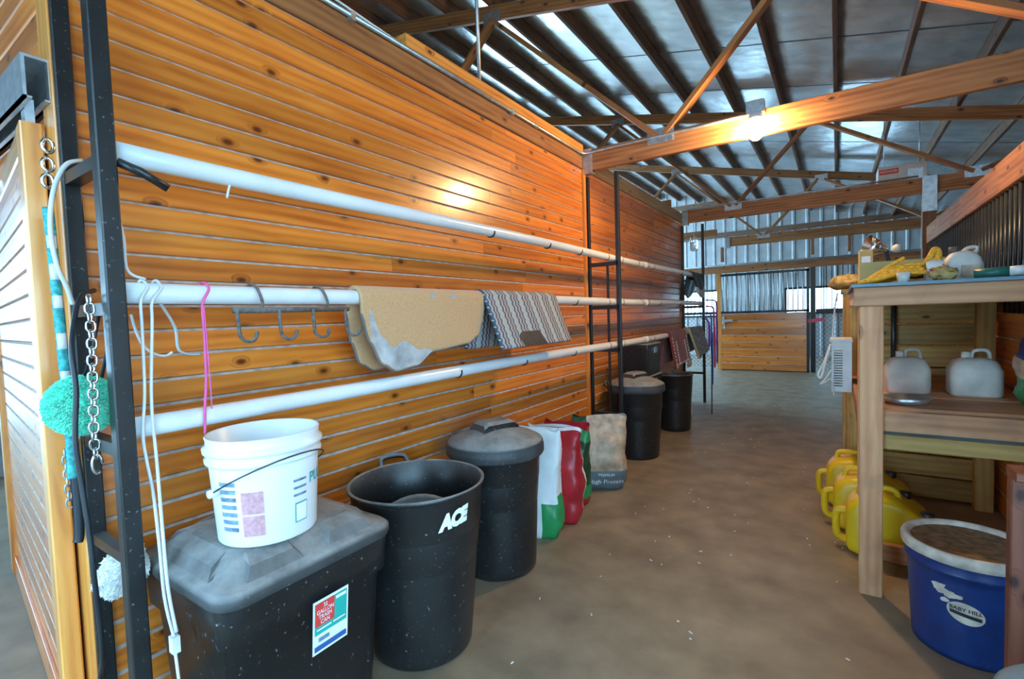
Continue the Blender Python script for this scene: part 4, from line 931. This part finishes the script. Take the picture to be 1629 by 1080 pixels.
def glf(u, v):
    a = 2*PI*u; t = PI*v
    return (pY(1500,2.86)+.05*math.sin(t)*math.cos(a)+.02*noise.noise(Vector((u*8,v*8,0))), 2.86+.035*math.sin(t)*math.sin(a), TZ+max(0,.032-.032*math.cos(t)+.02*noise.noise(Vector((math.cos(a)*3,v*8,math.sin(a)*3)))))
gl.grid(glf, 24, 14); gl = gl.build('work_glove', 'canvas'); tag(gl, 'crumpled yellow work glove between rope and jug on shelf', 'glove')
cu = empty('cup', (2.1,2.78,TZ), 'small clear plastic cup in front of the yellow rope', 'cup')
MB().lathe([(.0,.0),(.020,.0),(.026,.045),(.024,.045),(.018,.004),(0,.004)], (pY(1437,2.79),2.79,TZ), 18).build('wall', 'jar_white', cu)

# ---- things inside the shelf
for i, (px, y, r_, lab) in enumerate(((1442,3.35,.095,'cream plastic jug on the lower shelf beside the dark rod'), (1549,3.35,.10,'cream ribbed jug on the lower shelf nearer the stall wall'))):
    x = onY(px, 620, y).x; q = empty('jug', (x,y,.876), lab, 'jug')
    loft(MB(), (x,y,.876), [(r_*.94,r_*.9,.04,0),(r_,r_*.95,.04,.01),(r_,r_*.95,.04,.13),(r_*.8,r_*.75,.04,.175),(r_*.45,r_*.4,.03,.19)]).build('body', 'jug_cream', q)
    MB().tube([(x-r_*.3,y,1.06),(x-r_*.3,y,1.095)], .02, 12).build('cap', 'jug_cream', q); MB().tube(spline([(x-r_*.1,y,1.06),(x,y,1.10),(x+r_*.5,y,1.10),(x+r_*.6,y,1.05)]), .009, 8).build('handle', 'jug_cream', q)
pn = empty('pan', (2.14,2.95,.876), 'shallow metal pan at the front of the lower shelf', 'pan')
MB().lathe([(0,.0),(.075,.0),(.095,.03),(.10,.03),(.078,-.0),(.0,-.0)], (2.19,2.95,.878), 28).build('dish', 'galvanized', pn)
sb = sack('feed_bag', 'blue and green feed bag on the lower shelf by the stall wall', (2.66,3.08), 1.5, .24, .13, .36, ['bag_green','tub_blue','bag_tan'], lambda u, v: 1 if v > .6 else (2 if v > .35 else 0), seed=9, top=.5)
for o_ in [sb[0]] + list(sb[0].children):
    if o_.parent is None: o_.location.z += .876

# ================================================================ YELLOW CANS
def fuel_can():
    r = empty('fuel_can', (0,0,0), None, 'fuel can')
    secs = [(0,.085,.03,.245),(.015,.105,.01,.275),(.05,.115,0,.315),(.16,.118,0,.335),(.23,.118,0,.325),(.32,.118,0,.255),(.41,.115,0,.185),(.44,.105,.01,.165),(.452,.085,.03,.145)]
    mb = MB(); N = 28
    for (x, hy, za, zb) in secs:
        hz = (zb-za)/2; pts = rrect(hy, hz, min(.05, hz*.6)); N = len(pts); mb.v += [(x, py_, (za+zb)/2+pz_) for py_, pz_ in pts]
    for i in range(len(secs)-1):
        for k in range(N): mb.f.append([i*N+k, (i+1)*N+k, (i+1)*N+(k+1)%N, i*N+(k+1)%N]); mb.m.append(0); mb.sm.append(True)
    mb.f.append(list(range(N))); mb.f.append([(len(secs)-1)*N+k for k in range(N)][::-1]); mb.m += [0,0]; mb.sm += [False,False]
    mb.build('body', 'jug_yellow', r)
    MB().tube(spline([(.06,0,.31),(.07,0,.352),(.11,0,.362),(.18,0,.362),(.22,0,.352),(.235,0,.31)]), .016, 10).build('grip', 'jug_yellow', r)
    MB().tube(spline([(.03,0,.21),(-.035,0,.20),(-.045,0,.14),(-.035,0,.06),(.03,0,.035)]), .020, 10).build('end_handle', 'jug_yellow', r)
    MB().lathe([(.03,0),(.032,.03),(.028,.035),(0,.036)], (.35,0,.225), 18).build('cap', 'dark_steel', r)
    return r
FG = 'yellow fuel cans under the shelf'
f0 = fuel_can(); f0['label'] = 'yellow plastic fuel can beside the front shelf post, first of three'; f0['group'] = FG
f1 = copy_tree(f0); f1['label'] = 'yellow plastic fuel can in the middle of three under the shelf'
f2 = copy_tree(f0); f2['label'] = 'yellow plastic fuel can farthest from the front shelf post'
f0.location = (1.955,3.24,0); f1.location = (1.895,3.56,0); f2.location = (1.855,3.95,0)

# ================================================================ BLUE TUB, RED POST, NEAR LID
TB = (2.345,2.53)
tu = empty('tub', (*TB,0), 'dark blue feed tub with dirty white rim below the shelf', 'tub')
rt_ = lambda z: .172+.022*z/.4
MB().lathe([(0,.004),(.165,.004),(.172,0)] + [(rt_(z), z) for z in (.02,.1,.2,.3,.33)] + [(.198,.332),(.198,.345),(.19,.35),(.192,.39),(.185,.39),(.165,.02),(0,.02)], (*TB,0), 56).build('body', 'tub_blue', tu)
MB().lathe([(.200,.375),(.208,.378),(.210,.405),(.205,.418),(.195,.420),(.182,.412),(.178,.400)], (*TB,0), 56).build('rim', 'tub_lid', tu)
MB().lathe([(.180,.402),(.12,.399),(.05,.404),(0,.401)], (*TB,0), 48).build('crust', 'tub_dirt', tu)
aS, zS = cyl_hit(1536,978,*TB,.188)
def oval(nm, ra, rz_, mt, off, par): 
    vs = [(TB[0]+(rt_(zS)+off)*math.cos(aS), TB[1]+(rt_(zS)+off)*math.sin(aS), zS)]
    n = 36; fs = []
    for ring in (.5, 1):
        for k in range(n):
            t = 2*PI*k/n; da = ra*ring*math.cos(t); z = zS+rz_*ring*math.sin(t)-da*.02; vs.append((TB[0]+(rt_(z)+off)*math.cos(aS+da), TB[1]+(rt_(z)+off)*math.sin(aS+da), z))
    for k in range(n):
        j = (k+1) % n; fs.append((0,1+k,1+j)); fs.append((1+k,1+n+k,1+n+j,1+j))
    return MB().add(vs, fs).build(nm, mt, par)
st = oval('sticker', .29, .040, 'tub_lid', .0015, tu)
text_cyl('lettering', 'BABY HILL', .020, TB, lambda z: rt_(z)+.003, aS, zS+.014, 'cord_black', st, tilt=-.02, bold=.0004)
MB().grid(lambda u, v: (TB[0]+(rt_(.2)+.003)*math.cos(aS-.24+.48*u), TB[1]+(rt_(.2)+.003)*math.sin(aS-.24+.48*u), zS-.012+.013*v-(.48*u-.24)*.02), 10, 1).build('print_band', 'cord_black', st)
for da, z, s_ in ((-.42,.075,.016),(-.36,.062,.012),(-.27,.060,.016),(-.22,.052,.012),(-.12,.058,.009),(-.33,.03,.010)):   # torn remains of an older label
    mbp = MB(); n = 9; cpts = []
    for k in range(n):
        t = 2*PI*k/n; q = s_*g_.uniform(.6,1.3); a = aS+da+q*1.5*math.cos(t)/.19; zz = zS+z+q*math.sin(t); cpts.append((TB[0]+(rt_(zz)+.0015)*math.cos(a), TB[1]+(rt_(zz)+.0015)*math.sin(a), zz))
    mbp.add(cpts, [tuple(range(n))]).build('torn_label', 'tub_lid', tu)
rp = empty('timber_bench', (2.45,1.9,0), 'dark red timber bench end standing in front of the blue tub', 'bench')
lumber('upright', (2.39,1.92,0), (2.39,1.92,.845), .045, .13, 'dark_red_wood', rp, up=(1,0,0))
lumber('upright', (2.74,1.92,0), (2.74,1.92,.845), .045, .10, 'dark_red_wood', rp, up=(1,0,0))
lumber('seat_board', (2.33,1.92,.858), (2.78,1.92,.858), .10, .026, 'dark_red_wood', rp)
lumber('stretcher', (2.4,1.92,.25), (2.74,1.92,.25), .03, .08, 'dark_red_wood', rp)
bc = Vector((2.42,1.44,0)); rl = .215
dr_ = empty('drum', (bc.x,bc.y,0), 'grey blue lidded drum at the near end of the stall wall', 'drum')
MB().lathe([(0,.004),(.19,.004),(.195,.01),(.205,.2),(.207,.46),(.0,.46)], (bc.x,bc.y,0), 48).build('body', 'tub_blue', dr_)
MB().lathe([(.21,.445),(rl,.45),(rl,.475),(.205,.482),(.15,.486),(0,.487)], (bc.x,bc.y,0), 48).build('lid', 'grey_blue_lid', dr_)
# scraps on the floor
sc_ = MB()
for i in range(140):
    x, y = g_.uniform(.7,1.95), g_.uniform(1.2,9.5); s_ = g_.uniform(.003,.009); a = g_.uniform(0,PI)
    sc_.bar((x-s_*math.cos(a),y-s_*math.sin(a),.002),(x+s_*math.cos(a),y+s_*math.sin(a),.002),.004,.003)
so = sc_.build('floor_litter', 'rope_white'); tag(so, 'scattered pale straw bits on the concrete floor', 'litter', kind='stuff')
